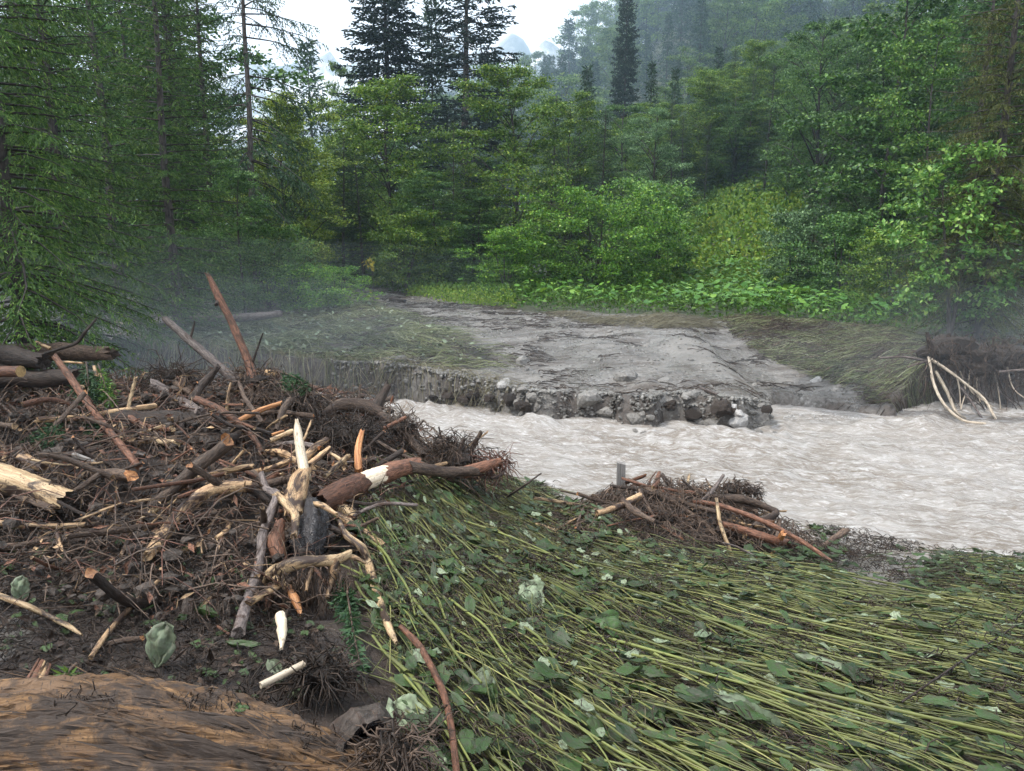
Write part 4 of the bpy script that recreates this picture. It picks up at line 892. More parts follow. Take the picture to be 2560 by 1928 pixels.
for row in [
    # logs heaped at left edge
    (LG_, 'rough weathered log with splintered right end, rearmost at left', 'log', 'bark_brown', [(-90, 884, 6.9), (120, 880, 6.9), (268, 884, 6.7)], [24, 23, 17], dict(sides=22, fis=.09, jag=.9, nseg=26)),
    (LG_, 'shaggy dark log with soil-caked end lying on the left heap', 'log', 'bark_dark', [(-90, 885, 6.35), (40, 893, 6.3), (100, 903, 6.2)], [24, 24, 19], dict(sides=22, fis=.12, jag=.6, nseg=22)),
    (LG_, 'reddish log with clean sawn tan end at left edge', 'log', 'bark_red', [(-90, 930, 6.0), (52, 929, 5.75)], [14, 14], dict(sides=18, cap='sawn', jag=0, lump=.03)),
    (LG_, 'black wet log below the sawn log', 'log', 'bark_dark', [(-90, 950, 6.3), (190, 944, 6.15)], [22, 21], dict(sides=20, fis=.05, nseg=22)),
    (LG_, 'big pale debarked log with muddy end at left edge', 'log', 'bare', [(-120, 1172, 4.95), (0, 1196, 4.75), (90, 1225, 4.6), (158, 1252, 4.5)], [36, 36, 33, 30], dict(sides=26, fis=.02, lump=.07, nseg=30, jag=.4, cap='soil')),
    (LG_, 'short pale barkless log behind the big pale log', 'log', 'bare_dirty', [(58, 1146), (80, 1156), (104, 1168)], [14, 14, 12], dict(sides=14)),
    (LG_, 'dark log half buried across the middle of the heap', 'log', 'bark_dark', [(235, 1052, 5.58), (400, 1060, 5.6), (570, 1066, 5.62)], [30, 31, 26], dict(sides=26, fis=.14, nseg=40, jag=.9, raw=True)),
    (LG_, 'grey-brown log slanting behind the heap centre', 'log', 'bark_grey', [(388, 962, 6.3), (440, 995, 6.2), (502, 1032, 6.1)], [14, 14, 12], dict(sides=14)),
    (ST, 'reddish pole leaning from the black logs into the heap', 'pole', 'bark_red', [(137, 892, 5.75), (180, 950, 5.65), (235, 1030, 5.45), (285, 1092, 5.3), (345, 1165)], [7, 9, 9, 8.5, 9], dict(sides=12, lump=.1)),
    ('leaning_pole', 'dark grey pole leaning left above the heap', 'pole', 'bark_grey', [(413, 798, 6.9), (470, 848, 6.7), (530, 900, 6.5), (592, 955, 6.3)], [8, 10, 11, 11], dict(sides=12)),
    (ST, 'thin dark twig rising from the log at far left', 'stick', 'bark_dark', [(98, 888, 6.3), (150, 872, 6.4), (190, 858, 6.5), (215, 828, 6.5), (240, 798, 6.55)], [3.5, 4, 4.5, 4, 2.5], {}),
    (ST, 'short pale stick on top of the rearmost left log', 'stick', 'bare_dirty', [(91, 857, 6.65), (124, 871, 6.6)], [4.5, 4.5], {}),
    (ST, 'pale twig under the rearmost left log', 'stick', 'bare_dirty', [(150, 904, 6.3), (206, 908, 6.2)], [2.8, 2.8], {}),
    (ST, 'upright pale yellow stick left of the heap centre', 'stick', 'bare', [(339, 944, 5.75), (325, 1000, 5.7), (308, 1065, 5.65), (303, 1100, 5.6)], [4, 5, 4.5, 5.5], {}),
    (ST, 'pale stub among hanging spruce twigs', 'stick', 'bare_dirty', [(236, 918, 5.95), (248, 972, 5.8)], [5, 4], {}),
    (ST, 'short upright muddy stub at the crest of the heap', 'stick', 'bare_dirty', [(458, 948, 6.15), (447, 992, 6.1)], [7, 6], {}),
    (ST, 'long thin stick slanting at the left edge', 'stick', 'bark_brown', [(-20, 990, 5.6), (35, 1040, 5.4), (75, 1078), (98, 1118)], [3, 3.5, 3, 2], {}),
    (ST, 'curved pale wood at the left edge above the big pale log', 'stick', 'bare_dirty', [(-10, 1098), (14, 1126), (8, 1156)], [7, 7, 6], {}),
    ('wood_chunk', 'pale splintered wood on the dark buried log', 'wood chunk', 'bare', [(366, 1100, 5.45), (432, 1105, 5.4)], [9, 11], dict(jag=1.2, fis=.1, sides=14)),
    (ST, 'dark branch lying above the big pale log', 'stick', 'bark_dark', [(108, 1156), (170, 1138), (240, 1125)], [7, 8, 6], {}),
    ('wood_slab', 'flat grey slab of wood beside a puddle', 'wood slab', 'grey_post', [(184, 1137), (240, 1157)], [7, 6], dict(jag=.8)),
    (ST, 'dark crooked stub leaning right at the crest', 'stick', 'bark_dark', [(482, 1002, 6.0), (500, 968, 6.05), (522, 945, 6.1), (546, 917, 6.1)], [12, 10, 10, 6], dict(sides=12)),
    (ST, 'rust-brown bent branch crossing the heap centre', 'stick', 'bark_red', [(492, 998, 5.75), (550, 1024, 5.6), (600, 1062, 5.45), (635, 1095, 5.3), (654, 1128, 5.2)], [8, 9, 8, 7, 6], dict(sides=12)),
    (ST, 'short forked upright stick in the heap centre', 'stick', 'bare_dirty', [(566, 1034, 5.7), (570, 990, 5.75), (577, 958, 5.8)], [4.5, 4, 2.5], {}),
    (ST, 'split orange board end pointing up right in the heap', 'stick', 'orange', [(598, 1052, 5.5), (650, 1026, 5.6), (696, 1010, 5.7)], [7, 7, 5], dict(jag=1.2)),
    (ST, 'muddy crooked stick under the small root clump', 'stick', 'bark_brown', [(726, 1000, 5.6), (705, 1030, 5.5), (692, 1072, 5.4)], [9, 9, 6], {}),
    (ST, 'pale peeled stick left of the white stake', 'stick', 'bare', [(680, 1100, 5.1), (730, 1078, 5.15)], [6.5, 6.5], {}),
    (ST, 'thin pale stick above the peeled one by the stake', 'stick', 'orange', [(682, 1086, 5.2), (708, 1078, 5.25)], [3.5, 3], {}),
    (ST, 'tan branch leaning up right of the white stake', 'stick', 'bare_dirty', [(758, 1150, 4.9), (785, 1122, 5.0), (815, 1100, 5.1)], [10, 10, 7], {}),
    (ST, 'second tan branch right of the white stake', 'stick', 'bare_dirty', [(774, 1162, 4.85), (800, 1140, 4.95), (822, 1122, 5.0)], [8, 8, 6], {}),
    (ST, 'long thin curved twig rising in the heap centre', 'stick', 'bark_brown', [(455, 1152, 5.0), (468, 1108, 5.1), (500, 1070, 5.3), (546, 1028, 5.5)], [2.8, 3, 3, 2], {}),
    (ST, 'straight dark red twig slanting left of the stake', 'stick', 'fibre_red', [(520, 1140, 5.0), (568, 1168, 4.9), (616, 1200, 4.75)], [3, 3.2, 3], {}),
    (ST, 'short barked log end left of the stump neck', 'stick', 'bark_brown', [(618, 1172, 4.8), (645, 1195, 4.7), (664, 1222, 4.6)], [10, 10, 9], {}),
    ('driftwood_branch', 'long pinkish-grey forked branch hanging in front of the stump', 'branch', 'bark_grey', [(654, 1186, 4.5), (666, 1222, 4.4), (692, 1240, 4.3), (673, 1290, 4.15), (656, 1340, 4.0), (652, 1385, 3.9), (636, 1450, 3.78), (616, 1510, 3.7), (596, 1580)], [7, 9, 12, 12, 12, 12, 13, 14, 17], dict(sides=14, nseg=40, lump=.1)),
    (ST, 'pale yellow bent stick left of the stump roots', 'stick', 'bare', [(464, 1188, 4.75), (458, 1222, 4.6), (425, 1250), (385, 1276), (345, 1302)], [7, 8, 9, 8, 3], {}),
    (ST, 'pale muddy stick continuing down to the left litter', 'stick', 'bare_dirty', [(352, 1308), (325, 1345), (304, 1390)], [7, 8, 6], {}),
    ('driftwood_root', 'thick tan root arching down left from the stump', 'root', 'bare_dirty', [(625, 1216, 4.4), (570, 1218, 4.35), (515, 1230, 4.3), (455, 1282), (410, 1335), (370, 1388)], [15, 17, 18, 17, 17, 13], dict(sides=16, nseg=34)),
    ('bleached_chunk', 'bleached white wood chunk below the stump', 'wood chunk', 'bare_white', [(702, 1542), (706, 1575), (703, 1622)], [13, 14, 4], dict(sides=12)),
    (ST, 'brown stick with orange broken end left of the branch', 'stick', 'bark_brown', [(538, 1420), (560, 1390), (612, 1344)], [5, 5, 3], {}),
    ('driftwood_root', 'smooth pale yellow root curving down right of the stump', 'root', 'bare', [(850, 1305, 4.1), (866, 1338, 4.0), (905, 1370, 3.92), (922, 1412), (934, 1455), (955, 1520), (975, 1575), (990, 1605)], [6, 9, 11, 11, 11, 11, 10, 5], dict(sides=14, nseg=40, lump=.08)),
    (ST, 'half-peeled dark stick pointing right from the stump', 'stick', 'bare_dirty', [(848, 1288), (900, 1325), (958, 1364)], [11, 11, 9], {}),
    (ST, 'dark stick end beyond the half-peeled one', 'stick', 'bark_dark', [(955, 1362), (990, 1388), (1022, 1412)], [7, 7, 5], {}),
    ('wood_chunk', 'muddy pale root chunk right of the stump top', 'wood chunk', 'bare', [(826, 1262), (856, 1272), (884, 1288)], [13, 14, 11], dict(sides=14)),
    # right half of the heap
    ('driftwood_log', 'gnarled log on the crest beside the water', 'log', 'bark_brown', [(812, 1036, 6.0), (855, 1014, 6.1), (900, 1014, 6.15), (942, 1030, 6.15)], [12, 16, 17, 16], dict(sides=18, fis=.07, nseg=24)),
    (ST, 'brown log sloping down to the river from the crest', 'log', 'bark_brown', [(942, 1030, 6.15), (1000, 1072, 6.0), (1030, 1105, 5.9), (1056, 1138, 5.8)], [11, 11, 11, 9], dict(sides=14)),
    ('broken_snag', 'broken upright snag at the crest above the river', 'snag', 'bark_dark', [(930, 1035, 6.2), (948, 1005, 6.25), (968, 968, 6.3)], [16, 13, 9], dict(sides=16, jag=1.0, fis=.1)),
    (ST, 'straight reddish stick at the river side of the heap', 'stick', 'bark_red', [(962, 1070, 5.8), (985, 1058, 5.85), (1012, 1044, 5.9)], [5, 5, 4], {}),
    (ST, 'long dark straight stick sloping toward the peeled log', 'stick', 'bark_brown', [(936, 1100, 5.55), (1000, 1135, 5.4), (1080, 1168, 5.3)], [4.5, 4.8, 4.5], {}),
    (ST, 'upright orange split wood behind the peeled log', 'stick', 'orange', [(896, 1168, 5.0), (895, 1120, 5.1), (905, 1080, 5.2)], [10, 9, 6], dict(jag=.9)),
    (ST, 'pale split stick left of the peeled log', 'stick', 'bare', [(815, 1188, 4.75), (842, 1165, 4.85), (868, 1142, 4.95)], [6, 7, 6], dict(jag=1.0)),
    (ST, 'small pale splinter behind the peeled log', 'stick', 'bare', [(828, 1134, 5.0), (846, 1146, 4.97), (864, 1158, 4.92)], [4, 5, 4], {}),
    (ST, 'thin dark stick pointing up over the green mat', 'stick', 'bark_dark', [(1210, 1282), (1260, 1248), (1305, 1218, 4.95), (1352, 1184, 5.0)], [3, 3, 3, 2], {}),
    (ST, 'muddy stick at the water side under the root clump', 'stick', 'bark_brown', [(1100, 1172, 5.3), (1150, 1182), (1220, 1190)], [6, 6, 4], {}),
    (ST, 'dark stick lying at the rim above the green mat', 'stick', 'bark_dark', [(1000, 1208), (1060, 1200), (1110, 1196)], [4.5, 4.5, 3], {}),
    # small heap by the river
    (ST, 'bent pale-ended branch at the left of the small heap', 'branch', 'bare_dirty', [(1495, 1283, 5.0), (1548, 1266, 5.1), (1596, 1244, 5.3)], [8, 9, 11], dict(sides=12)),
    (ST, 'muddy crooked branch crossing the pale-ended one', 'branch', 'bark_brown', [(1556, 1252, 5.15), (1592, 1281, 5.05), (1636, 1304, 4.95)], [8, 9, 6], dict(sides=12)),
    ('plank', 'flat muddy plank at the left foot of the small heap', 'plank', 'bark_grey', [(1516, 1290), (1560, 1325), (1602, 1360)], [8, 8, 8], dict(sides=6)),
    (ST, 'long straight stick slanting through the small heap', 'stick', 'bark_brown', [(1572, 1200, 5.75), (1640, 1232, 5.55), (1700, 1265, 5.4), (1785, 1328, 5.05)], [5, 6, 6, 5], {}),
    (ST, 'short stick poking up at the top of the small heap', 'stick', 'bark_brown', [(1672, 1242, 5.5), (1656, 1222, 5.6), (1640, 1200, 5.65)], [4.5, 4.5, 3.5], {}),
    (ST, 'dark stub at the top of the small heap', 'stick', 'bark_dark', [(1675, 1215, 5.75), (1656, 1188, 5.8)], [6, 5], {}),
    (ST, 'level brown stick at the back of the small heap', 'stick', 'bark_brown', [(1702, 1236, 5.6), (1750, 1234, 5.6), (1792, 1240, 5.55)], [4, 5, 4.5], {}),
    (ST, 'thick bent branch making the far loop of the small heap', 'branch', 'bark_brown', [(1790, 1246, 5.5), (1850, 1248, 5.45), (1905, 1264, 5.4), (1940, 1282, 5.3), (1912, 1300, 5.2), (1878, 1328, 5.1)], [10, 11, 9, 9, 9, 12], dict(sides=14, nseg=36)),
    (ST, 'grey stick standing up from the small heap', 'stick', 'bark_grey', [(1756, 1252, 5.35), (1782, 1226, 5.4), (1809, 1188, 5.45)], [5, 5.5, 4], {}),
    (ST, 'longest reddish stick crossing the small heap to the green mat', 'stick', 'bark_red', [(1735, 1254, 5.3), (1800, 1264, 5.2), (1900, 1300, 5.02), (1990, 1345, 4.85), (2078, 1403)], [5, 6, 6.5, 6, 5], dict(nseg=30)),
    (ST, 'pale thin stick hanging down the front of the small heap', 'stick', 'bare', [(1791, 1248, 5.15), (1800, 1305, 5.0), (1815, 1350, 4.9), (1833, 1396)], [4, 5, 5, 4.5], {}),
    (ST, 'reddish log low at the right of the small heap', 'log', 'bark_red', [(1800, 1309, 5.05), (1870, 1330, 5.0), (1940, 1352, 4.95), (1995, 1362)], [9, 11, 11, 9], dict(sides=14)),
    (ST, 'orange splintered stub at the right foot of the small heap', 'stick', 'orange', [(1957, 1335, 4.9), (1942, 1366), (1932, 1392)], [8, 8, 9], dict(jag=1.0)),
    (ST, 'dark log under the reddish log of the small heap', 'log', 'bark_dark', [(1800, 1322, 5.0), (1870, 1352), (1930, 1384)], [8, 9, 8], dict(sides=12)),
    (ST, 'crooked stick in the middle of the small heap', 'stick', 'bark_brown', [(1598, 1226, 5.45), (1618, 1262, 5.3), (1636, 1294, 5.15)], [4, 4.5, 4.5], {}),
    (ST, 'dark level stick over the left of the small heap', 'stick', 'bark_dark', [(1530, 1216, 5.7), (1585, 1222, 5.6), (1645, 1238, 5.5)], [4.5, 5.5, 5], {}),
    # foreground
    (ST, 'long smooth brown stick running to the bottom edge', 'stick', 'bark_red', [(1003, 1568), (1040, 1605), (1058, 1630), (1085, 1680), (1112, 1745), (1130, 1830), (1143, 1950)], [7, 9, 9, 9, 9.5, 9.5, 10], dict(sides=14, nseg=40, lump=.06)),
    (ST, 'short bleached stick resting on the big orange log', 'stick', 'bare_white', [(655, 1712, 2.42), (700, 1690, 2.48), (757, 1661, 2.54)], [9, 10, 9], dict(sides=12, lump=.05)),
    (ST, 'pale smooth stick entering at the left edge on the mud', 'stick', 'bare', [(-20, 1484), (60, 1512), (120, 1540), (172, 1566), (204, 1588)], [8, 8, 7.5, 7, 3], dict(sides=12, lump=.06)),
    (ST, 'knobbly brown stick leaning over the left mud', 'stick', 'bare_dirty', [(228, 1642), (262, 1592), (306, 1540), (352, 1492), (398, 1450)], [7, 7, 6.5, 6, 4], dict(sides=12)),
    (ST, 'little pale stick in the left litter', 'stick', 'bare_dirty', [(143, 1336), (150, 1360), (158, 1380)], [5, 5, 2], {}),
    (ST, 'thin stick lying in the right mat, dark and straight', 'stick', 'bark_dark', [(2255, 1755), (2380, 1670), (2545, 1560)], [3, 3, 2], {}),
    (ST, 'dark broken stick pair left of the puddle', 'stick', 'bark_dark', [(182, 1238), (215, 1228), (250, 1224)], [6, 6, 4], {}),
    (ST, 'dark slanting stick in the left litter', 'stick', 'bark_dark', [(224, 1262), (245, 1244), (268, 1222)], [4, 4, 4], {}),
]:
    stick(row[0], row[1], row[2], row[3], row[4], row[5], **row[6])
# weathered post
p = P(1552, 1200, 5.85); m = MB(); w_, d_ = .032, .022
V = np.array([[sx * w_, sy * d_, z] for z in (-.45, .0, .135) for sx, sy in ((-1, -1), (1, -1), (1, 1), (-1, 1))]); V[8:, 2] += [.01, -.006, 0.004, .012]
Fq = [[a + i, a + (i + 1) % 4, a + 4 + (i + 1) % 4, a + 4 + i] for a in (0, 4) for i in range(4)] + [[8, 9, 10, 11]]
m.add(V, np.array(Fq)); o = m.obj('wooden_post', M['grey_post'], smooth=False); o.location = p; tag(o, 'squared grey wooden post standing behind the small heap', 'post')
# tall reddish snag with twigs
e = tag(empty('leaning_snag', P(636, 955, 6.25)), 'tall rust-brown broken snag leaning left above the heap', 'snag')
def kid(par, name, mat, pts, rpx, **kw):
    o = stick(name, None, None, mat, pts, rpx, None, **kw)
    for k in ('label', 'category'):
        if k in o: del o[k]
    o.parent = par; o.matrix_parent_inverse = Matrix.Translation(-Vector(par.location)); return o
kid(e, 'stem', 'bark_red', [(520, 688, 6.6), (548, 745, 6.55), (590, 830, 6.45), (620, 905, 6.35), (634, 955, 6.25)], [5, 9, 9, 10, 13], sides=14, nseg=30, jag=1.0)
kid(e, 'twig', 'bark_dark', [(632, 905, 6.35), (645, 868, 6.35), (657, 834, 6.35)], [3, 2.5, 2])
kid(e, 'twig', 'bark_dark', [(548, 745, 6.55), (542, 760, 6.5)], [3, 5])
stick(ST, 'small twig standing on the dark grey leaning pole', 'stick', 'bark_dark', [(476, 846, 6.68), (482, 825, 6.7), (487, 803, 6.7)], [3, 2.6, 1.5])
# half-peeled log
e = tag(empty('half_peeled_log', P(900, 1215, 4.75)), 'reddish log with a bright peeled band beside the green mat', 'log')
kid(e, 'bark_sleeve', 'bark_red', [(808, 1256, 4.55), (850, 1234, 4.65), (896, 1212, 4.72)], [32, 33, 31], sides=24, nseg=18, lump=.1, jag=.3)
kid(e, 'bare_wood', 'bare_white', [(875, 1220, 4.7), (930, 1196, 4.82), (968, 1184, 4.92)], [25, 24, 23], sides=22, nseg=16, lump=.04, jag=.1)
kid(e, 'bark_sleeve', 'bark_red', [(958, 1188, 4.9), (1000, 1172, 5.0), (1036, 1164, 5.1)], [26, 22, 20], sides=22, nseg=14, lump=.12)
kid(e, 'bark_sleeve', 'bark_red', [(1180, 1176, 5.35), (1215, 1166, 5.4), (1246, 1156, 5.45)], [15, 14, 10], sides=14, nseg=10, lump=.15, jag=1.)
kid(e, 'core', 'bark_brown', [(1030, 1168, 5.05), (1110, 1180, 5.2), (1190, 1178, 5.35)], [17, 14, 13], sides=14, nseg=14, lump=.15)
# ------------------------------------------------------------------ the uprooted stump
e = tag(empty('uprooted_stump', on(740, 1500)), 'uprooted stump with black resin bark, white stake and spreading roots', 'stump')
kid(e, 'neck', 'bare_dirty', [(762, 1178, 4.5), (748, 1205, 4.42), (738, 1250, 4.3), (735, 1285, 4.2)], [15, 24, 27, 24], sides=22, nseg=22, fis=.12, lump=.1, raw=True)
kid(e, 'stake', 'bare_white', [(742, 1052, 4.75), (744, 1075, 4.72), (750, 1120, 4.62), (762, 1185, 4.48)], [4, 10, 12, 14], sides=16, nseg=20, lump=.04, jag=1.0, raw=True)
kid(e, 'body', 'bark_brown', [(740, 1235, 4.45), (748, 1305, 4.33), (758, 1370, 4.2), (764, 1425, 4.1), (768, 1480, 4.0)], [32, 58, 72, 70, 60], sides=40, nseg=36, lump=.26, fis=.09, jag=.1, raw=True)
kid(e, 'resin_bark', 'resin', [(774, 1258, 4.32), (782, 1310, 4.18), (776, 1360, 4.07), (770, 1398, 4.02)], [22, 44, 52, 40], sides=44, nseg=44, lump=.28, fis=.12, rough=.07, jag=.1, raw=True)
kid(e, 'bark_flap', 'bark_red', [(700, 1312, 4.1), (690, 1350, 4.0), (698, 1395, 3.92)], [13, 22, 18], sides=14, nseg=12, fis=.14, raw=True)
kid(e, 'root', 'bare', [(668, 1452, 3.72), (684, 1432, 3.7), (735, 1410, 3.68), (790, 1404, 3.68), (838, 1400, 3.7), (872, 1385, 3.75)], [11, 18, 17, 15, 15, 10], sides=18, nseg=34, lump=.14, raw=True)
kid(e, 'root', 'bare', [(690, 1430, 3.7), (700, 1455, 3.66), (714, 1470, 3.64)], [17, 14, 7], sides=14, nseg=12, raw=True)
kid(e, 'root', 'bark_red', [(690, 1455, 3.72), (676, 1482, 3.66), (664, 1518, 3.6)], [13, 15, 12], sides=14, nseg=14, fis=.1, raw=True)
kid(e, 'root', 'bare_dirty', [(838, 1408, 3.69), (832, 1445, 3.66), (820, 1492, 3.6)], [13, 10, 6], sides=12, nseg=12, raw=True)
kid(e, 'root', 'bare_dirty', [(782, 1415, 3.68), (772, 1445, 3.64), (766, 1476, 3.6)], [7, 6, 4], sides=10, raw=True)
kid(e, 'root', 'orange', [(725, 1475, 3.64), (738, 1500, 3.58), (752, 1535, 3.5)], [9, 13, 7], sides=12, jag=1., raw=True)
kid(e, 'root', 'bare_dirty', [(772, 1262, 4.25), (800, 1262, 4.2), (840, 1285, 4.12)], [6, 8, 5], sides=10, raw=True)
kid(e, 'root', 'bare', [(694, 1240, 4.28), (722, 1266, 4.18), (739, 1292, 4.08), (735, 1338, 3.92)], [9, 10, 10, 9], sides=14, nseg=22, jag=.7, raw=True)
kid(e, 'root', 'bare_dirty', [(870, 1390, 3.75), (895, 1398, 3.75), (915, 1408, 3.75)], [9, 6, 3], sides=8, raw=True)
m = MB(); k = 130; bp = np.array([P(random.uniform(680, 880), random.uniform(1420, 1480), 3.63) for _ in range(k)])
t = np.linspace(0, 1, 6); pa = bp[:, None, :] + np.cumsum(rng.normal(0, .016, (k, 6, 3)), 1) + np.array([0, -.02, -1])[None, None] * (rng.uniform(.08, .26, k)[:, None] * t)[..., None]
tubes(m, pa, rng.uniform(.0015, .004, k)[:, None] * np.linspace(1, .5, 6)[None], 3); o = m.obj('rootlets', M['fibre']); o.parent = e; o.matrix_parent_inverse = Matrix.Translation(-Vector(e.location)); o['kind'] = 'stuff'
# root clumps
def root_clump(label, c, rx, n, lens=.2, mat='fibre', core=True, roots=(), soilr=.1):
    c = np.array(c); e = tag(empty('root_clump', c), label, 'root clump'); m = MB()
    if core:
        o = link('soil_ball', CLODS[random.randrange(4)], e, (0, 0, 0), (0, 0, random.random() * 6), (rx[0] * .8, rx[1] * .8, rx[2] * .8))
    d = rvec(n); bp = d * np.array(rx) * rng.uniform(.5, 1., (n, 1)); t = np.linspace(0, 1, 4)
    pa = bp[:, None] + (nrm(d + rng.normal(0, .6, d.shape)) * rng.uniform(.3, 1, (n, 1)) * lens)[:, None] * t[None, :, None] + np.cumsum(rng.normal(0, lens * .15, (n, 4, 3)), 1) - np.array([0, 0, 1]) * (lens * .5 * t ** 2)[None, :, None]
    tubes(m, pa, rng.uniform(.0015, .006, n)[:, None] * np.linspace(1, .4, 4)[None], 3)
    o = m.obj('rootlets', M[mat], e); o['kind'] = 'stuff'
    for mt, pts, rp in roots: kid(e, 'root', mt, pts, rp)
    return e
root_clump('bristling brown root clump at the waterline right of the heap', P(1140, 1135, 5.6), (.2, .14, .12), 420, .22, 'fibre', True,
    [('bark_dark', [(1120, 1165, 5.55), (1115, 1120, 5.6), (1122, 1095, 5.6)], [9, 8, 5]), ('bark_brown', [(1170, 1150, 5.55), (1185, 1112, 5.55), (1202, 1082, 5.55)], [8, 6, 5]), ('bark_dark', [(1140, 1160, 5.5), (1150, 1120, 5.5), (1160, 1098, 5.5)], [8, 7, 4]), ('bark_dark', [(1085, 1100, 5.6), (1105, 1118, 5.6), (1130, 1150, 5.55)], [3, 3, 3]), ('bark_dark', [(1097, 1068, 5.65), (1105, 1100, 5.62), (1122, 1142, 5.6)], [2, 2.5, 2.5])])
root_clump('small splayed root tip clump over the water', P(1245, 1155, 5.5), (.09, .07, .06), 160, .14, 'fibre_red', False, [('bark_red', [(1200, 1175, 5.45), (1245, 1158, 5.5)], [9, 6]), ('bark_dark', [(1230, 1195, 5.4), (1255, 1185, 5.42), (1262, 1170, 5.45)], [5, 5, 2])])
root_clump('dark soil and root ball at the crest left of the snag base', P(640, 950, 6.3), (.18, .13, .09), 260, .2)
root_clump('mossy dark root clump at the crest behind the stake', P(735, 1000, 6.0), (.2, .13, .09), 360, .2)
root_clump('fibrous brown root mass hanging at the river side of the crest', P(1005, 1070, 6.0), (.12, .1, .09), 260, .15)
root_clump('wide fibrous root mass in the middle right of the heap', P(850, 1085, 5.6), (.34, .18, .11), 700, .22)
root_clump('dark drooping root curtain on the crest left of the leaning poles', P(430, 945, 6.5), (.17, .1, .09), 300, .24, 'fibre')
root_clump('muddy root clump at the end of the big pale log', P(165, 1268, 4.45), (.13, .12, .13), 380, .2)
root_clump('tangled soil clump above the big orange log at left edge', P(45, 1100, 5.4), (.3, .2, .2), 500, .3)
root_clump('muddy root tangle caught on the bleached stick end', P(800, 1678, 2.6), (.10, .08, .06), 260, .12)
root_clump('ragged root and mud clump round the hollow knot of the orange log', P(985, 1880, 2.05), (.09, .07, .07), 320, .1, 'fibre', True)
root_clump('fibre clump on top of the small heap by the river', P(1830, 1222, 5.65), (.11, .08, .06), 200, .1)
root_clump('mud and fibre clump in the small heap right loop', P(1880, 1228, 5.6), (.07, .06, .05), 120, .08)
# reddish roots over the left end of the orange log
e = tag(empty('root_bundle', on(60, 1760)), 'bundle of reddish brown roots over the left end of the orange log', 'roots')
for k in range(9):
    a = random.uniform(-25, 25); kid(e, 'root', 'bark_red' if k % 3 else 'bare_dirty', [(112 + a * .6, 1655 + a * .3, 2.75), (82 + a, 1718, 2.5), (45 + a, 1785, 2.3), (5 + a, 1860 + a, 2.12)], [3, random.uniform(5, 11), random.uniform(5, 9), 4], nseg=20)
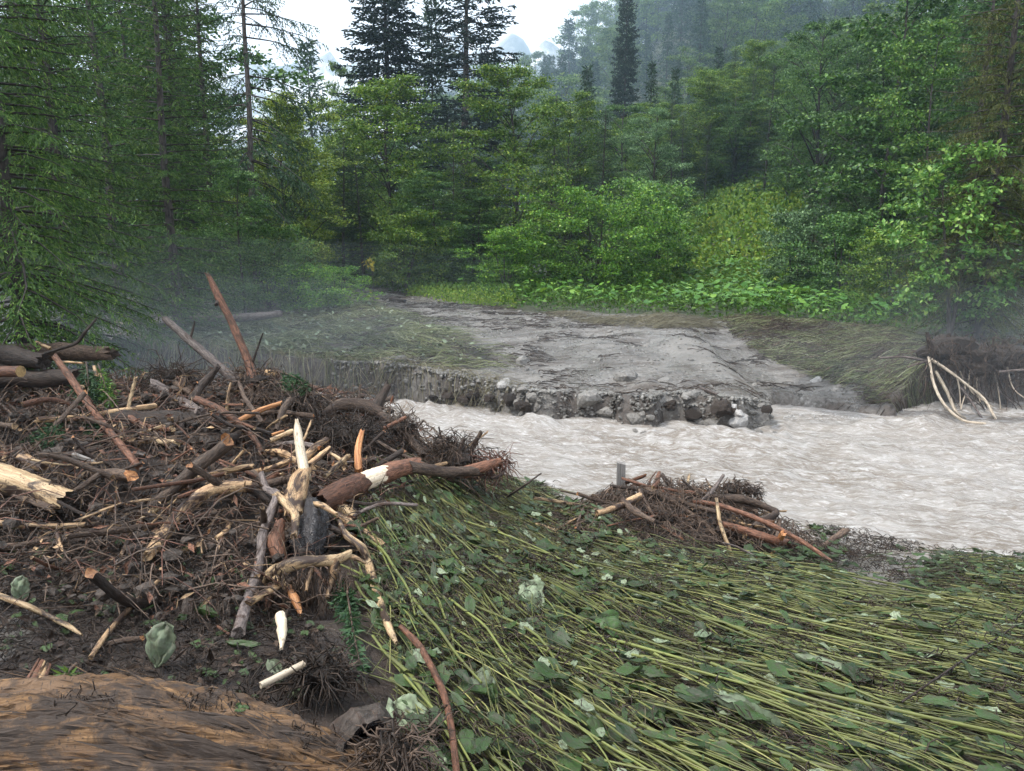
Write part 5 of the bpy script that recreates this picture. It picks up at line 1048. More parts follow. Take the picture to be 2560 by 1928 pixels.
# ------------------------------------------------------------------ the big decayed log in the foreground
def big_log():
    e = tag(empty('decayed_log', (-1.2, 2.1, 0)), 'big decayed orange-brown barkless log across the bottom left', 'log')
    q, r = smooth_path([(-2.6, 1.98, .06), (-1.7, 2.05, .09), (-1.15, 2.06, .085), (-.75, 2.04, .03), (-.42, 2.05, -.05), (-.22, 2.07, -.14)], [.28, .29, .285, .26, .2, .12], 230)
    n, sd_ = len(q), 300; a = np.linspace(0, 2 * np.pi, sd_, endpoint=False)
    d = nrm(np.gradient(q, axis=0)); up = np.array([0, 0, 1.]); side = nrm(np.cross(d, up)); upv = np.cross(side, d)
    s = np.concatenate([[0], np.cumsum(np.linalg.norm(np.diff(q, axis=0), axis=1))])[:, None]
    A = a[None, :] + .5 * s * .6                                     # grain twists slowly
    ca, sa = np.cos(A), np.sin(A)
    rel = .022 * vn(ca * 3, sa * 3, s * 1.3, 201) + .010 * (1 - 2 * np.abs(vn(ca * 8, sa * 8, s * 1.2, 202))) + .012 * (1 - 2 * np.abs(vn(ca * 24, sa * 24, s * 2.0, 203))) + .008 * vn(ca * 42, sa * 42, s * 9, 204) + .006 * vn(ca * 60, sa * 60, s * 40, 205)
    rel = rel - .018 * ss(.15, .3, vn(ca * 7, sa * 7, s * 5.5, 206))
    rel = rel + .0055 * (1 - 2 * np.abs(vn(ca * 45, sa * 45, s * 3, 207)))
    gr_ = np.random.default_rng(77)
    for k_ in range(16):
        s0, ln, a0 = gr_.uniform(.2, 2.0), gr_.uniform(.12, .45), gr_.uniform(.9, 3.0)
        rel = rel - gr_.uniform(.012, .035) * np.exp(-((np.mod(a[None, :] - a0 - .06 * np.sin(s * 5 + k_) + np.pi, 2 * np.pi) - np.pi) / gr_.uniform(.018, .04)) ** 2) * np.exp(-((s - s0) / ln) ** 4)
    groove = -.075 * np.exp(-((np.mod(a[None, :] - (2.42 + .10 * np.sin(s * 3)) + np.pi, 2 * np.pi) - np.pi) / .13) ** 2) * (1 - ss(.9, 1.5, s))
    groove2 = -.03 * np.exp(-((np.mod(a[None, :] - (1.55 + .12 * np.sin(s * 4 + 1)) + np.pi, 2 * np.pi) - np.pi) / .05) ** 2) * ss(.6, .9, s) * (1 - ss(1.7, 2.0, s))
    bulge = .05 * np.exp(-((np.mod(a[None, :] - 2.0 + np.pi, 2 * np.pi) - np.pi) / .5) ** 2) * ss(1.0, 1.5, s)
    rr = r[:, None] * (1 + bulge) + rel + groove + groove2
    X = q[:, None] + side[:, None] * (-np.cos(a)[None, :] * rr)[..., None] + upv[:, None] * (np.sin(a)[None, :] * rr)[..., None]
    T = np.stack([np.cos(A) * .28, np.sin(A) * .28, s * np.ones((1, sd_))], -1)
    i = np.arange(n - 1)[:, None] * sd_; j = np.arange(sd_)[None, :]; j2 = (j + 1) % sd_
    m = MB(); m.add(X, np.stack([i + j, i + j2, i + sd_ + j2, i + sd_ + j], -1).reshape(-1, 4), 0, T)
    c = X[-1].mean(0); Vc = np.vstack([X[-1], [c]]); jj = np.arange(sd_); m.add(Vc, np.stack([jj, (jj + 1) % sd_, np.full(sd_, sd_)], -1), 0, np.vstack([T[-1], [[0, 0, 2]]]))
    o = m.obj('trunk', M['rot'], e); o.matrix_parent_inverse = Matrix.Translation(-Vector(e.location))
    nv = 1500; vi = gr_.integers(10, n - 12, nv); vj = gr_.integers(int(sd_ * .1), int(sd_ * .52), nv)
    bp = X[vi, vj]; nn_ = nrm(bp - q[vi]); dr_ = nrm(X[vi + 6, vj] - bp + gr_.normal(0, .004, (nv, 3))) * np.where(gr_.random(nv) < .5, 1, -1)[:, None]
    ms = MB(); L_ = gr_.uniform(.02, .16, nv); kites(ms, bp + nn_ * .001, nrm(dr_ + nn_ * gr_.uniform(.0, .18, nv)[:, None]), nn_, L_, gr_.uniform(.0025, .009, nv), fold=.15)
    ms.T = [np.repeat(T[vi, vj], 4, 0) + np.tile(np.array([[0, 0, 0], [.002, 0, .01], [0, 0, .03], [-.002, 0, .01]]), (nv, 1))]
    o = ms.obj('splinters', M['rot'], e, smooth=False); o.matrix_parent_inverse = Matrix.Translation(-Vector(e.location)); o['kind'] = 'stuff'
    # hollow knot: a stub of a branch rotted out inside
    m = MB(); base = np.array(P(915, 1875, 2.10)); tip = np.array(P(948, 1850, 1.93)); dd = nrm(tip - base)
    u_ = nrm(np.cross(dd, up)); v_ = np.cross(dd, u_); k = 30; a = np.linspace(0, 2 * np.pi, k, endpoint=False)
    rings = []
    for tt, rad in ((-.8, .16), (-.3, .13), (0, .105), (.2, .085), (.26, .068), (.15, .056), (-.2, .05), (-.8, .035)):
        jr = 1 + .28 * vn(np.cos(a) * 1.6, np.sin(a) * 1.6, tt * 1.2, 211) + .12 * vn(np.cos(a) * 6, np.sin(a) * 6, tt * 2, 212)
        off = .035 * vn(np.cos(a) * 2.5, np.sin(a) * 2.5, 0, 213) + .012 * vn(np.cos(a) * 8, np.sin(a) * 8, 0, 214)
        rings.append(base + (tip - base) * tt + np.cos(a)[:, None] * u_ * (rad * jr)[:, None] + np.sin(a)[:, None] * v_ * (rad * jr)[:, None] + dd * off[:, None])
    X = np.array(rings); nn = len(rings); i = np.arange(nn - 1)[:, None] * k; j = np.arange(k)[None]; j2 = (j + 1) % k
    Fq = np.stack([i + j, i + j2, i + k + j2, i + k + j], -1)
    T = np.stack([np.cos(a)[None] * .1 * np.ones((nn, 1)), np.sin(a)[None] * .1 * np.ones((nn, 1)), np.arange(nn)[:, None] * .04 * np.ones((1, k))], -1)
    m.add(X, Fq[:4].reshape(-1, 4), 0, T); m.add(X, Fq[4:].reshape(-1, 4), 1, T)
    o = m.obj('hollow_knot', [M['soil'], M['resin']], e); o.matrix_parent_inverse = Matrix.Translation(-Vector(e.location)); o['label'] = 'rotted-out black hollow knot'
    return e, q, r
BLOG, lq, lr = big_log()
# splinters and clots on the log
def log_pt(s_, a):
    i = int(s_ * (len(lq) - 1)); d = nrm(lq[min(i + 1, len(lq) - 1)] - lq[max(i - 1, 0)]); sd2 = nrm(np.cross(d, [0, 0, 1.])); up2 = np.cross(sd2, d)
    nn = -sd2 * math.cos(a) + up2 * math.sin(a); return lq[i] + nn * lr[i] * 1.02, nn, d
m = MB(); cl = []
for k in range(13):
    s_, a = random.uniform(.35, .97), random.uniform(1.1, 2.9); p, nn, d = log_pt(s_, a); n_ = random.randint(18, 60)
    for j in range(n_): cl.append((p + d * random.gauss(0, .05) + np.cross(nn, d) * random.gauss(0, .03) + nn * .012, nn))
cb_ = np.array([c[0] for c in cl]); k = len(cb_); t = np.linspace(0, 1, 5)
pa = cb_[:, None] + np.cumsum(rng.normal(0, .011, (k, 5, 3)), 1) + np.array([0, -.01, -.06])[None, None] * t[None, :, None]
tubes(m, pa, rng.uniform(.001, .0028, k)[:, None] * np.ones((1, 5)), 3); tag(m.obj('root_litter', M['fibre']), 'dark root litter clinging to the decayed orange log', None, None, 'stuff')

# ------------------------------------------------------------------ uprooted root plate on the far right bank, washed roots at left
e = tag(empty('uprooted_root_plate', P(2400, 930, 11.0)), 'dark uprooted root plate with pale roots reaching down to the water', 'root plate')
pc = [(2345, 880), (2385, 868), (2430, 890), (2470, 905), (2510, 890), (2375, 905), (2440, 920), (2560, 905), (2600, 915)]
for u, v in pc:
    kk = link('soil', CLODS[random.randrange(4)], e, Vector(P(u, v, 11.0)) - e.location, (0, 0, random.random() * 6), (.28, .24, .22))
m = MB(); k = 900; bp = np.array([P(random.uniform(2320, 2640), random.uniform(840, 960), random.uniform(10.7, 11.2)) for _ in range(k)]); t = np.linspace(0, 1, 6)
pa = bp[:, None] + (rvec(k) * rng.uniform(.05, .35, (k, 1)))[:, None] * t[None, :, None] + np.cumsum(rng.normal(0, .03, (k, 6, 3)), 1) - np.array([0, .02, 1]) * (rng.uniform(0, .5, k)[:, None] * t[None, :] ** 1.5)[..., None]
tubes(m, pa - np.array(e.location), rng.uniform(.003, .009, k)[:, None] * np.linspace(1, .4, 6)[None], 3); o = m.obj('rootlets', M['fibre'], e); o['kind'] = 'stuff'
for mt, pts, rp in [('root_pale', [(2322, 895, 10.8), (2335, 960, 10.6), (2360, 1010, 10.4), (2405, 1050, 10.2), (2462, 1060, 10.1)], [3.5, 3.5, 3.5, 3.5, 3]),
    ('root_pale', [(2330, 900, 10.8), (2375, 930, 10.7), (2420, 965, 10.6), (2460, 998, 10.5), (2490, 1048, 10.3)], [4, 3.5, 3.2, 3.5, 3]),
    ('root_pale', [(2340, 930, 10.75), (2370, 985, 10.6), (2390, 1030, 10.45), (2415, 1046, 10.35)], [4, 4, 4, 2]), ('bark_grey', [(2395, 960, 10.8), (2425, 1000, 10.6), (2455, 1045, 10.4)], [3, 3, 2.5]),
    ('bark_grey', [(2200, 895, 10.9), (2260, 893, 10.9), (2330, 905, 10.9)], [2.5, 3, 4]), ('bark_grey', [(2270, 918, 10.7), (2300, 908, 10.8), (2335, 900, 10.9)], [2, 3, 4]),
    ('bark_dark', [(2330, 880, 10.9), (2322, 850, 10.9), (2318, 832, 10.9)], [8, 6, 4]), ('bark_dark', [(2375, 860, 11), (2372, 835, 11)], [6, 4]), ('bark_dark', [(2500, 885, 11), (2512, 858, 11)], [6, 3]), ('bark_grey', [(2500, 930, 10.6), (2560, 925, 10.5), (2600, 930, 10.4)], [3, 3, 3])]:
    kid(e, 'root', mt, pts, rp)
for k in range(16):
    u0 = random.uniform(2345, 2570); kid(e, 'root', random.choice(['bark_grey', 'root_pale', 'bark_dark']), [(u0, random.uniform(895, 930), 10.9), (u0 + random.uniform(-10, 25), 970, 10.75), (u0 + random.uniform(0, 55), random.uniform(1000, 1052), 10.6)], [2.2, 1.8, 1.2], sides=5)
e = tag(empty('washed_roots', on(345, 860)), 'pale bent roots hanging below the spruce on the left bank', 'roots')
for pts, rp in [([(352, 840, 14.6), (355, 870, 14.2), (345, 888, 14.0)], [4, 3, 2]), ([(358, 845, 14.6), (366, 862, 14.2), (370, 880, 14.0)], [5, 4, 2]), ([(340, 835, 14.8), (342, 850, 14.4)], [4, 2]), ([(300, 835, 14.6), (280, 848, 14.3), (275, 850, 14.2)], [4, 3, 2]), ([(330, 830, 14.8), (310, 825, 14.6), (312, 818, 14.6)], [3, 3, 2]), ([(240, 815, 14.8), (280, 808, 14.9), (330, 815, 14.9)], [3, 4, 4])]:
    kid(e, 'root', 'root_pale', pts, rp)
stick(LG_, 'log drifted against the left bank behind the leaning poles', 'log', 'bark_grey', [(480, 800, 15.5), (600, 795, 15.6), (700, 785, 15.8)], [9, 10, 8], sides=12)

# ------------------------------------------------------------------ fine debris of the heaps and the left mud
PILE = np.array([(-7.5, 4.4), (-7.5, 7.6), (-3, 7.5), (-1.2, 7.2), (-.1, 6.9), (-.2, 6.0), (-.75, 4.9), (-1.0, 3.9), (-1.25, 3.2), (-2.0, 3.3), (-3, 4.0), (-4, 4.2)])
MUDL = np.array([(-4.2, 4.4), (-1.3, 4.0), (-.85, 3.2), (-.6, 2.7), (-1.0, 2.45), (-2.8, 2.3), (-3.6, 3)])
HEAP2 = np.array([(.35, 5.0), (.3, 5.7), (.7, 6.15), (1.5, 6.1), (2.1, 5.8), (2.25, 5.3), (1.7, 4.85), (1.0, 4.85)])
def litter(name, poly, n, L, r, lab, mat, lift, curl, arch, ang=None):
    m = MB(); q = sample(poly, n); an = rng.random(n) * 6.28 if ang is None else ang + rng.normal(0, .5, n)
    a, b = strands(q, an, rng.uniform(*L, n), rng.uniform(*r, n), 4, lift, curl, arch); a[:, :, 2] += rng.normal(0, .012, a.shape[:2])
    tubes(m, a, b, 3); return tag(m.obj(name, M[mat]), lab, None, None, 'stuff')
litter('root_litter', PILE, 6000, (.03, .2), (.0012, .0045), 'fine dark roots and twigs tangled all over the driftwood heap', 'fibre', .15, 1.0, .07)
litter('twig_litter', PILE, 1500, (.12, .55), (.002, .0075), 'straight brown twigs tangled all over the driftwood heap', 'bark_brown', .17, .3, .10)
litter('twig_litter', PILE, 350, (.10, .4), (.002, .006), 'pale washed twigs in the driftwood heap', 'bare_dirty', .18, .35, .10)
litter('root_litter', PILE, 600, (.12, .5), (.0015, .0045), 'reddish bare rootlets tangled in the driftwood heap', 'fibre_red', .17, .8, .12)
litter('root_litter', MUDL, 6500, (.03, .14), (.0010, .0032), 'fine brown litter on the left mud', 'fibre', .035, 1.2, .025)
litter('root_litter', HEAP2, 2400, (.04, .22), (.0013, .0045), 'fine twigs and roots of the small heap by the river', 'fibre', .12, .9, .06)
for poly, n, lab in ((PILE, 2200, 'lumps of mud and matted soil between the driftwood'), (HEAP2, 300, 'lumps of mud between the sticks of the small heap'), (MUDL, 700, 'small mud crumbs on the left mud')):
    q = sample(poly, n); rr = rng.uniform(.012, .05, n) * (1 if poly is not MUDL else .4)
    small_stones('mud_lumps', np.stack([q[:, 0], q[:, 1], H(q[:, 0], q[:, 1]) + rng.random(n) * (.11 if poly is PILE else .03)], -1), rr, lab, M['soil'])
for nm, poly, n, mt, lab in (('bark_chips', PILE, 2600, 'bark_red', 'flakes of reddish bark strewn through the driftwood heap'), ('wood_splinters', PILE, 900, 'bare_dirty', 'pale splinters strewn through the driftwood heap'), ('bark_chips', MUDL, 1500, 'bark_brown', 'bark flakes and dead leaf bits on the left mud')):
    m = MB(); q = sample(poly, n); li = .16 if poly is PILE else .03
    kites(m, np.stack([q[:, 0], q[:, 1], H(q[:, 0], q[:, 1]) + li * rng.random(n)], -1), nrm(rvec(n) * np.array([1, 1, .4])), nrm(rvec(n) + np.array([0, -.3, .9])), rng.uniform(.02, .11, n), rng.uniform(.008, .035, n), fold=.2)
    tag(m.obj(nm, M[mt], smooth=False), lab, None, None, 'stuff')
# separate broken sticks scattered through the heaps, each its own piece of wood
SM = []
for k in range(14):
    m = MB(); n = random.randint(3, 4); L = 1.0
    pts = [(L * (i / (n - 1) - .5), random.gauss(0, .035), random.gauss(0, .03)) for i in range(n)]
    tube(m, pts, np.linspace(1, random.uniform(.5, .95), n) * random.choice([.014, .018, .022, .028, .036, .046]), 8, 12, cap=1, lump=.18, rough=.06, seed=700 + k, jag=.9)
    mt = ['bark_brown', 'bark_red', 'bark_dark', 'bare_dirty', 'bark_brown', 'bare', 'bark_grey', 'bark_brown', 'bark_red', 'bark_brown', 'bark_dark', 'bare_dirty', 'bark_brown', 'bark_red'][k]
    SM.append((m.mesh('broken_stick', [M[mt], M['bare_dirty' if k % 2 else 'orange']]), mt))
def broken(poly, n, L, label, group, lift, tilt=.35):
    for q in sample(poly, n):
        me, mt = SM[random.randrange(14)]; l_ = random.uniform(*L)
        o = link('broken_stick', me, None, (q[0], q[1], float(H(*q)) + random.uniform(.01, lift)), (random.uniform(0, 6), random.gauss(0, tilt), (math.atan2(q[1] - 4.7, q[0] + 1.5) + random.gauss(0, .45)) if math.hypot(q[0] + 1.5, q[1] - 4.7) < 1.4 else random.random() * 6.28), (l_, l_ * random.uniform(.6, 1.3), l_ * random.uniform(.6, 1.3)))
        col = dict(bark_brown='brown', bark_red='reddish', bark_dark='dark', bare_dirty='muddy tan', bare='pale barkless', bark_grey='grey', orange='orange splintered')[mt]
        tag(o, col + ' ' + label, 'stick', group)
CORE = np.array([(-2.9, 4.6), (-2.6, 5.6), (-1.3, 5.9), (-.5, 5.6), (-.7, 4.6), (-1.2, 4.0), (-2.2, 4.0)])
broken(CORE, 80, (.2, .6), 'broken stick tangled round the uprooted stump', 'broken sticks round the stump', .2)
broken(PILE, 210, (.2, .85), 'broken stick tangled in the big driftwood heap', 'broken sticks of the driftwood heap', .16)
broken(HEAP2, 60, (.2, .7), 'broken stick tangled in the small heap by the river', 'broken sticks of the small heap', .13, .2)
broken(MUDL, 26, (.08, .28), 'short stick scrap on the left mud', 'stick scraps on the left mud', .03, .1)

# spruce boughs torn off and lying in the heap
def bough(label, pts, side, n_twigs, mat='spruce', shoot=.05, sw=.011, hang=.6):
    e = tag(empty('torn_spruce_bough', W3(pts[0], .02)), label, 'bough')
    q, r = smooth_path([W3(p, .03) for p in pts], np.linspace(.007, .002, len(pts)), 24); m = MB(); tube(m, q, r, 5, 24)
    o = m.obj('stem', M['bark_brown']); o.parent = e; o.matrix_parent_inverse = Matrix.Translation(-Vector(e.location))
    d = nrm(np.gradient(q, axis=0)); B, D = [], []
    for k in range(n_twigs):
        i = random.randrange(2, 24); s_ = 1 if k % 2 else -1
        td = nrm(d[i] * .8 + np.array([s_ * random.uniform(.3, 1), random.uniform(-.4, .1), -hang * random.random()])); L = side * random.uniform(.4, 1) * (1.1 - i / 26)
        for f in np.linspace(.1, 1, max(3, int(L / .016))):
            for z in range(2): B.append(q[i] + td * L * f - np.array([0, 0, .25 * L * f * f])); D.append(nrm(td + rng.normal(0, .55, 3)))
    B, D = np.array(B), np.array(D); m = MB(); kites(m, B, D, rvec(len(B)), np.full(len(B), shoot) * rng.uniform(.6, 1.2, len(B)), np.full(len(B), sw), fold=.05)
    o = m.obj('needles', M[mat], smooth=False); o.parent = e; o.matrix_parent_inverse = Matrix.Translation(-Vector(e.location))
bough('green spruce bough hanging over the black logs at left', [(215, 905, 5.95), (222, 960, 5.75), (228, 1020, 5.6), (238, 1085, 5.5)], .2, 150, 'spruce_dark')
bough('spruce bough hanging beside the first one near the black logs', [(245, 910, 6.0), (262, 960, 5.8), (275, 1000, 5.7)], .2, 70)
bough('dark spruce bough in the hollow below the black logs', [(150, 1010), (135, 1060), (120, 1105)], .3, 70, 'spruce_dark')
bough('spruce twig below the right foot of the stump', [(865, 1430, 3.72), (870, 1490), (880, 1560), (900, 1660)], .10, 90, 'spruce_dark')
bough('small dark spruce bough at the crest right of the snag', [(700, 930, 6.2), (740, 945, 6.1), (765, 970, 6.0)], .2, 60, 'spruce_dark')
bough('mossy green sprig at the left of the small heap', [(1500, 1285), (1505, 1310), (1510, 1335)], .13, 50)
bough('spruce sprig across the left end of the orange log', [(190, 1660, 2.7), (130, 1720, 2.45), (70, 1790, 2.25)], .10, 80)
bough('pale spruce frond on the mat right of the peeled log', [(905, 1270), (960, 1330), (1010, 1395)], .1, 60, 'willow')

# ------------------------------------------------------------------ flattened butterbur mat on the near bank
fl = [((1000, 1300), (1120, 1450)), ((1000, 1600), (1110, 1800)), ((1400, 1300), (1600, 1385)), ((1500, 1600), (1700, 1710)), ((1900, 1500), (2150, 1565)), ((2300, 1480), (2500, 1512)), ((2300, 1800), (2500, 1850)), ((1800, 1800), (2000, 1895)), ((1200, 1250), (1380, 1320)), ((1250, 1800), (1400, 1960)), ((2100, 1380), (2300, 1400))]
FP = np.array([on(*a)[:2] for a, b in fl]); FD = np.array([nrm(on(*b)[:2] - on(*a)[:2]) for a, b in fl])
def flow(xy):
    w = 1 / (((xy[:, None] - FP[None]) ** 2).sum(-1) + .08) ** 1.4
    d = (w[..., None] * FD[None]).sum(1); return np.arctan2(d[:, 1], d[:, 0])
MAT = poly_world([(885, 1330), (955, 1250), (1100, 1215), (1300, 1225), (1480, 1300), (1650, 1395), (1850, 1430), (2060, 1400), (1990, 1330), (2150, 1335), (2330, 1360), (2640, 1430), (2760, 1700), (2700, 2050), (1000, 2050), (1010, 1800), (960, 1660), (900, 1500)])
hole = poly_world([(2070, 1350), (2200, 1335), (2350, 1345), (2340, 1420), (2250, 1500), (2120, 1490)])
# mass of thinner stems underneath
m = MB(); n = 4600; q = sample(MAT, n); q = q[~inside(hole, q[:, 0], q[:, 1]) | (rng.random(n) < .12)]; n = len(q)
an = flow(q) + rng.normal(0, .24, n); L = rng.uniform(.2, .9, n); st = q - np.stack([np.cos(an), np.sin(an)], -1) * (L / 2)[:, None]
a, b = strands(st, an, L, rng.uniform(.0011, .0038, n), 5, .12, .11, .03)
ok_ = ~(inside(hole, a[:, :, 0], a[:, :, 1]).any(1)) | (rng.random(n) < .06); tubes(m, a[ok_], b[ok_], 4)
tag(m.obj('flattened_stems', M['stalk']), 'mass of thin green stems combed flat on the near bank', None, None, 'stuff')
m = MB(); n = 2200; q = sample(MAT, n); an = flow(q) + rng.normal(0, .3, n)
a, b = strands(q, an, rng.uniform(.15, .6, n), rng.uniform(.0012, .003, n), 5, .08, .5, .03); ok_ = ~(inside(hole, a[:, :, 0], a[:, :, 1]).any(1)) | (rng.random(n) < .2); tubes(m, a[ok_], b[ok_], 3)
tag(m.obj('muddy_grass', M['straw_grey']), 'muddy dead grass strands in the flattened mat', None, None, 'stuff')
# 300 thick stalks, one by one
STK = []
for k in range(18):
    m = MB(); c = random.gauss(0, .06); pts = [(t - .5, c * math.sin(t * 3.14) + random.gauss(0, .006), .02 * math.sin(t * 3.14) + random.gauss(0, .004)) for t in np.linspace(0, 1, 5)]
    tube(m, pts, np.linspace(1, .6, 5) * random.uniform(.004, .0098), 6, 10, cap=0, lump=.08, seed=900 + k); STK.append(m.mesh('butterbur_stalk', M['stalk']))
def place_of(q_):
    u = CU + FPX * q_[0] / (q_[1] * cp + (CAM_H - 0) * sp); 
    row = 'near the bottom edge' if q_[1] < 2.7 else ('in the middle of the mat' if q_[1] < 3.7 else 'in the upper mat towards the river')
    return row + (', left part' if u < 1550 else (', right part' if u > 2050 else ', centre part'))
qq = sample(MAT, 900); qq = qq[np.argsort(qq[:, 1] + rng.normal(0, 1.0, 900))][:420]; qq = qq[~inside(hole, qq[:, 0], qq[:, 1])][:300]
for q_, an in zip(qq, flow(qq) + rng.normal(0, .15, len(qq))):
    L = random.uniform(.35, 1.0); dx, dy = math.cos(an), math.sin(an)
    if inside(hole, q_[:1] + dx * L * np.array([-.5, -.25, .25, .5]), q_[1:] + dy * L * np.array([-.5, -.25, .25, .5])).any(): continue
    z1, z2 = float(H(q_[0] - dx * L * .4, q_[1] - dy * L * .4)), float(H(q_[0] + dx * L * .4, q_[1] + dy * L * .4))
    o = link('butterbur_stalk', STK[random.randrange(18)], None, (q_[0], q_[1], (z1 + z2) / 2 + random.uniform(.07, .125)), (0, -math.atan2(z2 - z1, L * .8), an), (L, L * random.uniform(.7, 1.1), L * random.uniform(.7, 1.1)))
    where = place_of(q_)
    tag(o, 'thick yellow-green butterbur stalk flattened ' + where, 'plant stalk', 'butterbur stalks of the near mat')
# torn leaves
def torn_leaf(seed, width, pleat, bend, nu=6, nv_=6, cr=.2):
    g = np.random.default_rng(seed)
    u = np.linspace(0, 1, nu)[:, None] * np.ones((1, nv_)); v = np.linspace(-1, 1, nv_)[None, :] * np.ones((nu, 1))
    half = width * (np.sin(np.pi * np.clip(u, 0, 1) ** .75) ** .6 * .5 + .02) * (1 + .10 * np.sin(u * 23 + seed) + (.16 if nu < 8 else .05) * g.normal(size=(nu, nv_)))
    x = u + .10 * np.abs(v) * (1 - u) * -1 + .03 * np.sin(v * 9 + seed); y = v * half
    z = pleat * half * np.sin(v * 8 + seed + u * 2) * .45 + cr * width * vn2(u * 4 + seed, v * 3, seed) + bend * (u - .3) ** 2 + .012 * g.normal(size=u.shape) * width + .05 * width * np.abs(np.sin(v * 7)) * u * (1 - u) * 2
    idx = np.arange(nu * nv_).reshape(nu, nv_); Fq = np.stack([idx[:-1, :-1], idx[:-1, 1:], idx[1:, 1:], idx[1:, :-1]], -1).reshape(-1, 4)
    return np.stack([x - .5, y, z], -1).reshape(-1, 3), Fq
LSPEC = [(.8, .7, -.25), (.6, 1.0, .1), (.38, 1.5, -.1), (.26, 1.7, 0), (.2, 1.6, .1), (.45, 1.3, -.3), (.3, 1.6, -.15), (.7, .9, .15), (.22, 1.8, -.1), (.42, 1.4, .05)]
LV = [torn_leaf(k, *w) for k, w in enumerate(LSPEC)]
LVH = [torn_leaf(k, *w, 10, 11, .20) for k, w in enumerate(LSPEC)]
LM = []
for k, (V, Fq) in enumerate(LVH):
    for mt in ('leaf_pale', 'leaf_green'):
        m = MB(); m.add(V, Fq, 0, V + k * 3.3); LM.append(m.mesh('torn_leaf', M[mt], smooth=True))
def leaves_stuff(name, poly, n, L, lab, mat, lift=(.02, .09), tilt=.35):
    q = sample(poly, n); q = q[~inside(hole, q[:, 0], q[:, 1]) | (rng.random(n) < .2)]; n = len(q); an = flow(q) + rng.normal(0, .45, n); m = MB()
    for k in range(10):
        sel = np.where(np.arange(n) % 10 == k)[0]; V, Fq = LV[k]
        l_ = rng.uniform(*L, len(sel)); c, s = np.cos(an[sel]), np.sin(an[sel]); tx, ty = rng.normal(0, tilt, len(sel)), rng.normal(0, tilt * .8, len(sel))
        X = V[None] * l_[:, None, None]; x, y, z = X[..., 0], X[..., 1], X[..., 2]
        gx_, gy_ = x * c[:, None] - y * s[:, None] + q[sel, :1], x * s[:, None] + y * c[:, None] + q[sel, 1:]
        zz = H(gx_, gy_) + np.abs(z) + x * 0 + np.maximum(0, y * ty[:, None] + x * tx[:, None]) + rng.uniform(*lift, len(sel))[:, None]
        o_ = (np.arange(len(sel)) * len(V))[:, None, None]
        m.add(np.stack([gx_, gy_, zz], -1), (Fq[None] + o_).reshape(-1, 4), 0, (V[None] + rng.random((len(sel), 1, 3)) * 30))
    return tag(m.obj(name, M[mat]), lab, None, None, 'stuff')
leaves_stuff('torn_leaves', MAT, 3500, (.03, .13), 'dark green torn leaves pressed into the mat', 'leaf_green', (.04, .135))
leaves_stuff('torn_leaves', MAT, 800, (.025, .09), 'pale leaf undersides scattered through the mat', 'leaf_pale', (.05, .135))
leaves_stuff('torn_leaves', MUDL, 420, (.03, .09), 'muddy leaf scraps on the left mud', 'leaf_green', (.005, .03), .2)
def leaf_at(u, v, L, an, k, label, dz=.06, rx=0., ry=0.):
    L *= .66; p = on(u, v, dz); o = link('torn_leaf', LM[k], None, p, (rx, ry, an), (L, L, L)); return tag(o, label, 'leaf')
leaf_at(400, 1615, .24, R(-95), 0, 'large pale-green leaf draped above the orange log', .10, R(0), R(55))
leaf_at(50, 1475, .17, R(-90), 0, 'pale heart-shaped leaf standing on the left mud', .08, 0, R(65))
leaf_at(140, 1750, .10, R(-60), 14, 'small pale leaf stuck on the left end of the orange log', .33, 0, R(40))
leaf_at(605, 1770, .06, R(10), 1, 'tiny green leaf lying on the orange log', .33)
leaf_at(690, 1675, .15, R(-40), 10, 'pale leaf beside the bleached stick', .06, 0, R(25))
leaf_at(520, 1530, .22, R(-30), 5, 'folded dark green leaf pair above the log', .05)
leaf_at(610, 1610, .22, R(-10), 9, 'ribbed green leaf left of the bleached chunk', .05)
leaf_at(1030, 1790, .26, R(-35), 14, 'big pale-green leaf near the hollow knot', .09, R(15), R(10))
leaf_at(1335, 1490, .24, R(-60), 0, 'pale folded leaf in the middle of the mat', .12, 0, R(30))
leaf_at(1540, 1570, .26, R(-35), 1, 'large wet green leaf in the mat centre', .12, R(-10), R(20))
leaf_at(1880, 1780, .34, R(-25), 4, 'long pleated pale leaf in the lower mat', .12, R(-20), R(12))
leaf_at(2060, 1660, .36, R(-22), 8, 'long curled pale leaf in the right mat', .12, R(-20), R(6))
leaf_at(1900, 1408, .28, R(-5), 14, 'grey-green wet leaf below the orange stub', .10, R(-15), 0)
leaf_at(950, 1215, .10, R(10), 1, 'bright green leaf beside the peeled log', .08)
for q_ in sample(MAT, 110):
    if inside(hole, q_[:1], q_[1:])[0]: continue
    an = float(flow(q_[None])[0]) + random.gauss(0, .5); k = random.randrange(20); L = random.uniform(.06, .13)
    o = link('torn_leaf', LM[k], None, (q_[0], q_[1], float(H(*q_)) + random.uniform(.05, .11)), (random.gauss(0, .25), random.gauss(.1, .2), an), (L, L, L))
    tag(o, ('pale torn butterbur leaf ', 'dark green torn butterbur leaf ')[k % 2] + place_of(q_), 'leaf', ('pale leaves of the near mat', 'green leaves of the near mat')[k % 2])
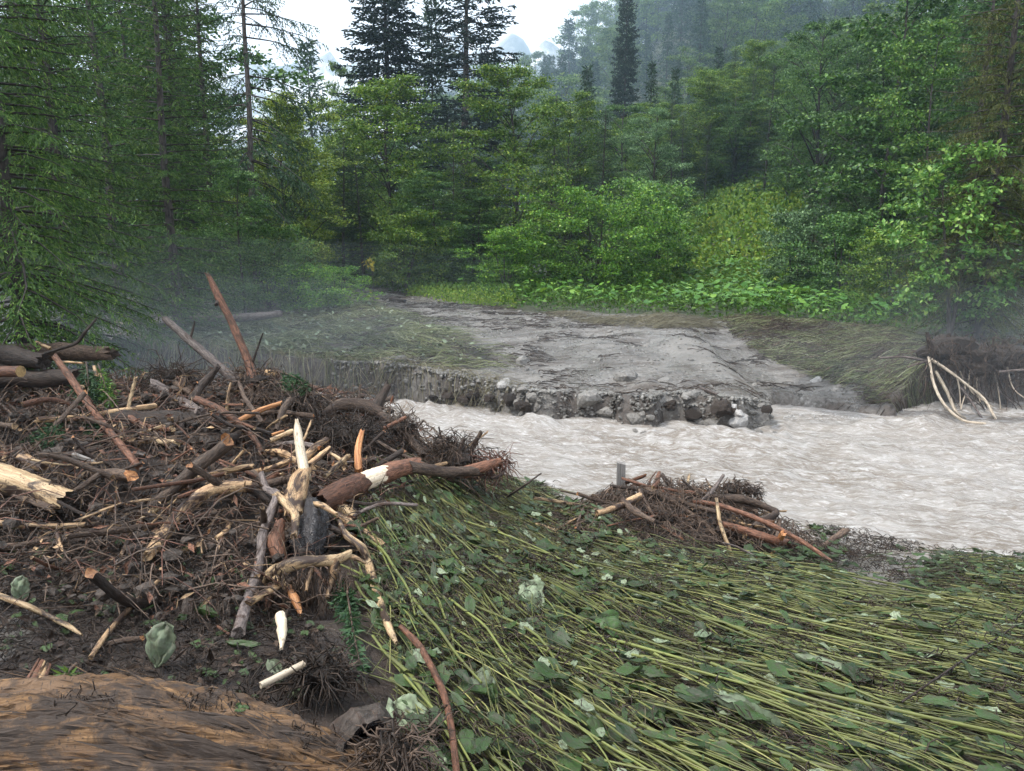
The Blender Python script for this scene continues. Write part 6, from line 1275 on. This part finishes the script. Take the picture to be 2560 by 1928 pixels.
# clots of mud and rootlets on the mat
m = MB(); B = []
for c in sample(MAT, 250):
    k = random.randint(20, 70); s_ = random.uniform(.03, .15); an = float(flow(c[None])[0]); o_ = rng.normal(0, 1, (k, 2)) * np.array([s_ * 1.6, s_ * .7])
    B.append(c + np.stack([o_[:, 0] * math.cos(an) - o_[:, 1] * math.sin(an), o_[:, 0] * math.sin(an) + o_[:, 1] * math.cos(an)], -1))
B = np.concatenate(B); n = len(B); a, b = strands(B, rng.random(n) * 6.28, rng.uniform(.02, .10, n), rng.uniform(.0013, .0035, n), 4, .1, 1.2, .03); a[:, :, 2] += .05
tubes(m, a, b, 3); tag(m.obj('mud_clots', M['fibre']), 'brown fibrous mud clots on the flattened mat', None, None, 'stuff')
# foam flecks in the calm inlet
m = MB(); k = 150; q = sample(np.array([(3.65, 10.2), (3.9, 10.75), (4.6, 10.5), (5.1, 10.15), (4.4, 10.05)]), k); kites(m, np.stack([q[:, 0], q[:, 1], np.full(k, WZ + .035)], -1), nrm(rng.normal(0, 1, (k, 3)) * np.array([1, .3, 0])), np.tile([0, 0, 1.], (k, 1)), rng.uniform(.02, .08, k), rng.uniform(.015, .03, k), fold=.02)
tag(m.obj('foam', M['rock_pale']), 'white foam flecks drifting in the calm inlet', None, None, 'stuff')

# ------------------------------------------------------------------ air: valley haze and low mist over the river
def volmat(name, dens, col):
    m = bpy.data.materials.new(name); m.use_nodes = True; n, l = m.node_tree.nodes, m.node_tree.links
    n.remove(n['Principled BSDF']); v = n.new('ShaderNodeVolumePrincipled'); v.inputs['Density'].default_value = dens; v.inputs['Color'].default_value = (*col, 1); v.inputs['Anisotropy'].default_value = .15
    l.new(v.outputs[0], n['Material Output'].inputs['Volume']); return m
def box(name, lo, hi, mat):
    V = np.array([[x, y, z] for z in (lo[2], hi[2]) for x, y in ((lo[0], lo[1]), (hi[0], lo[1]), (hi[0], hi[1]), (lo[0], hi[1]))])
    m = MB(); m.add(V, np.array([[3, 2, 1, 0], [4, 5, 6, 7], [0, 1, 5, 4], [1, 2, 6, 5], [2, 3, 7, 6], [3, 0, 4, 7]])); return m.obj(name, mat, smooth=False)
tag(box('haze', (-1300, -30, -4), (1300, 960, 178), volmat('haze_air', .0006, (.60, .80, 1.0))), 'thin blue haze filling the valley', None, None, 'stuff')
import bmesh
def mist(c, r, dens, lab):
    bm = bmesh.new(); bmesh.ops.create_icosphere(bm, subdivisions=4, radius=1); V = np.array([v.co[:] for v in bm.verts]); Fc = np.array([[v.index for v in f.verts] for f in bm.faces]); bm.free()
    k = 1 + .25 * vn(V[:, 0] * 2, V[:, 1] * 2, V[:, 2] * 2, int(c[0] * 3) + 400)
    m = MB(); m.add(V * k[:, None] * np.array(r) + np.array(c), Fc); tag(m.obj('mist', volmat('mist_air', dens, (.62, .82, 1.0) if dens < .004 else (.80, .90, 1.0))), lab, None, None, 'stuff')
for k, (c, r, d) in enumerate([((-7.6, 13.4, .2), (7.2, 3.0, 1.9), .007), ((-7.0, 13.2, .1), (6.0, 2.6, 1.3), .009), ((-6.6, 13.0, -.05), (4.8, 2.2, .85), .012), ((-7.4, 13.0, -.2), (3.4, 1.6, .55), .016)]):
    mist(c, r, d, 'low mist over the water before the left spruces')
for k, (c, r, d) in enumerate([((8.0, 11.2, .2), (4.4, 1.9, 1.6), .008), ((7.6, 11.1, 0.), (3.4, 1.5, 1.1), .012), ((7.4, 11.0, -.2), (2.4, 1.1, .7), .016)]):
    mist(c, r, d, 'low mist under the uprooted root plate')
mist((-1.0, 12.4, -.3), (7, 2.4, .9), .010, 'thin mist along the far bank')
mist((48, 190, 30), (160, 85, 60), .0020, 'blue mist drifting over the distant wooded ridge')
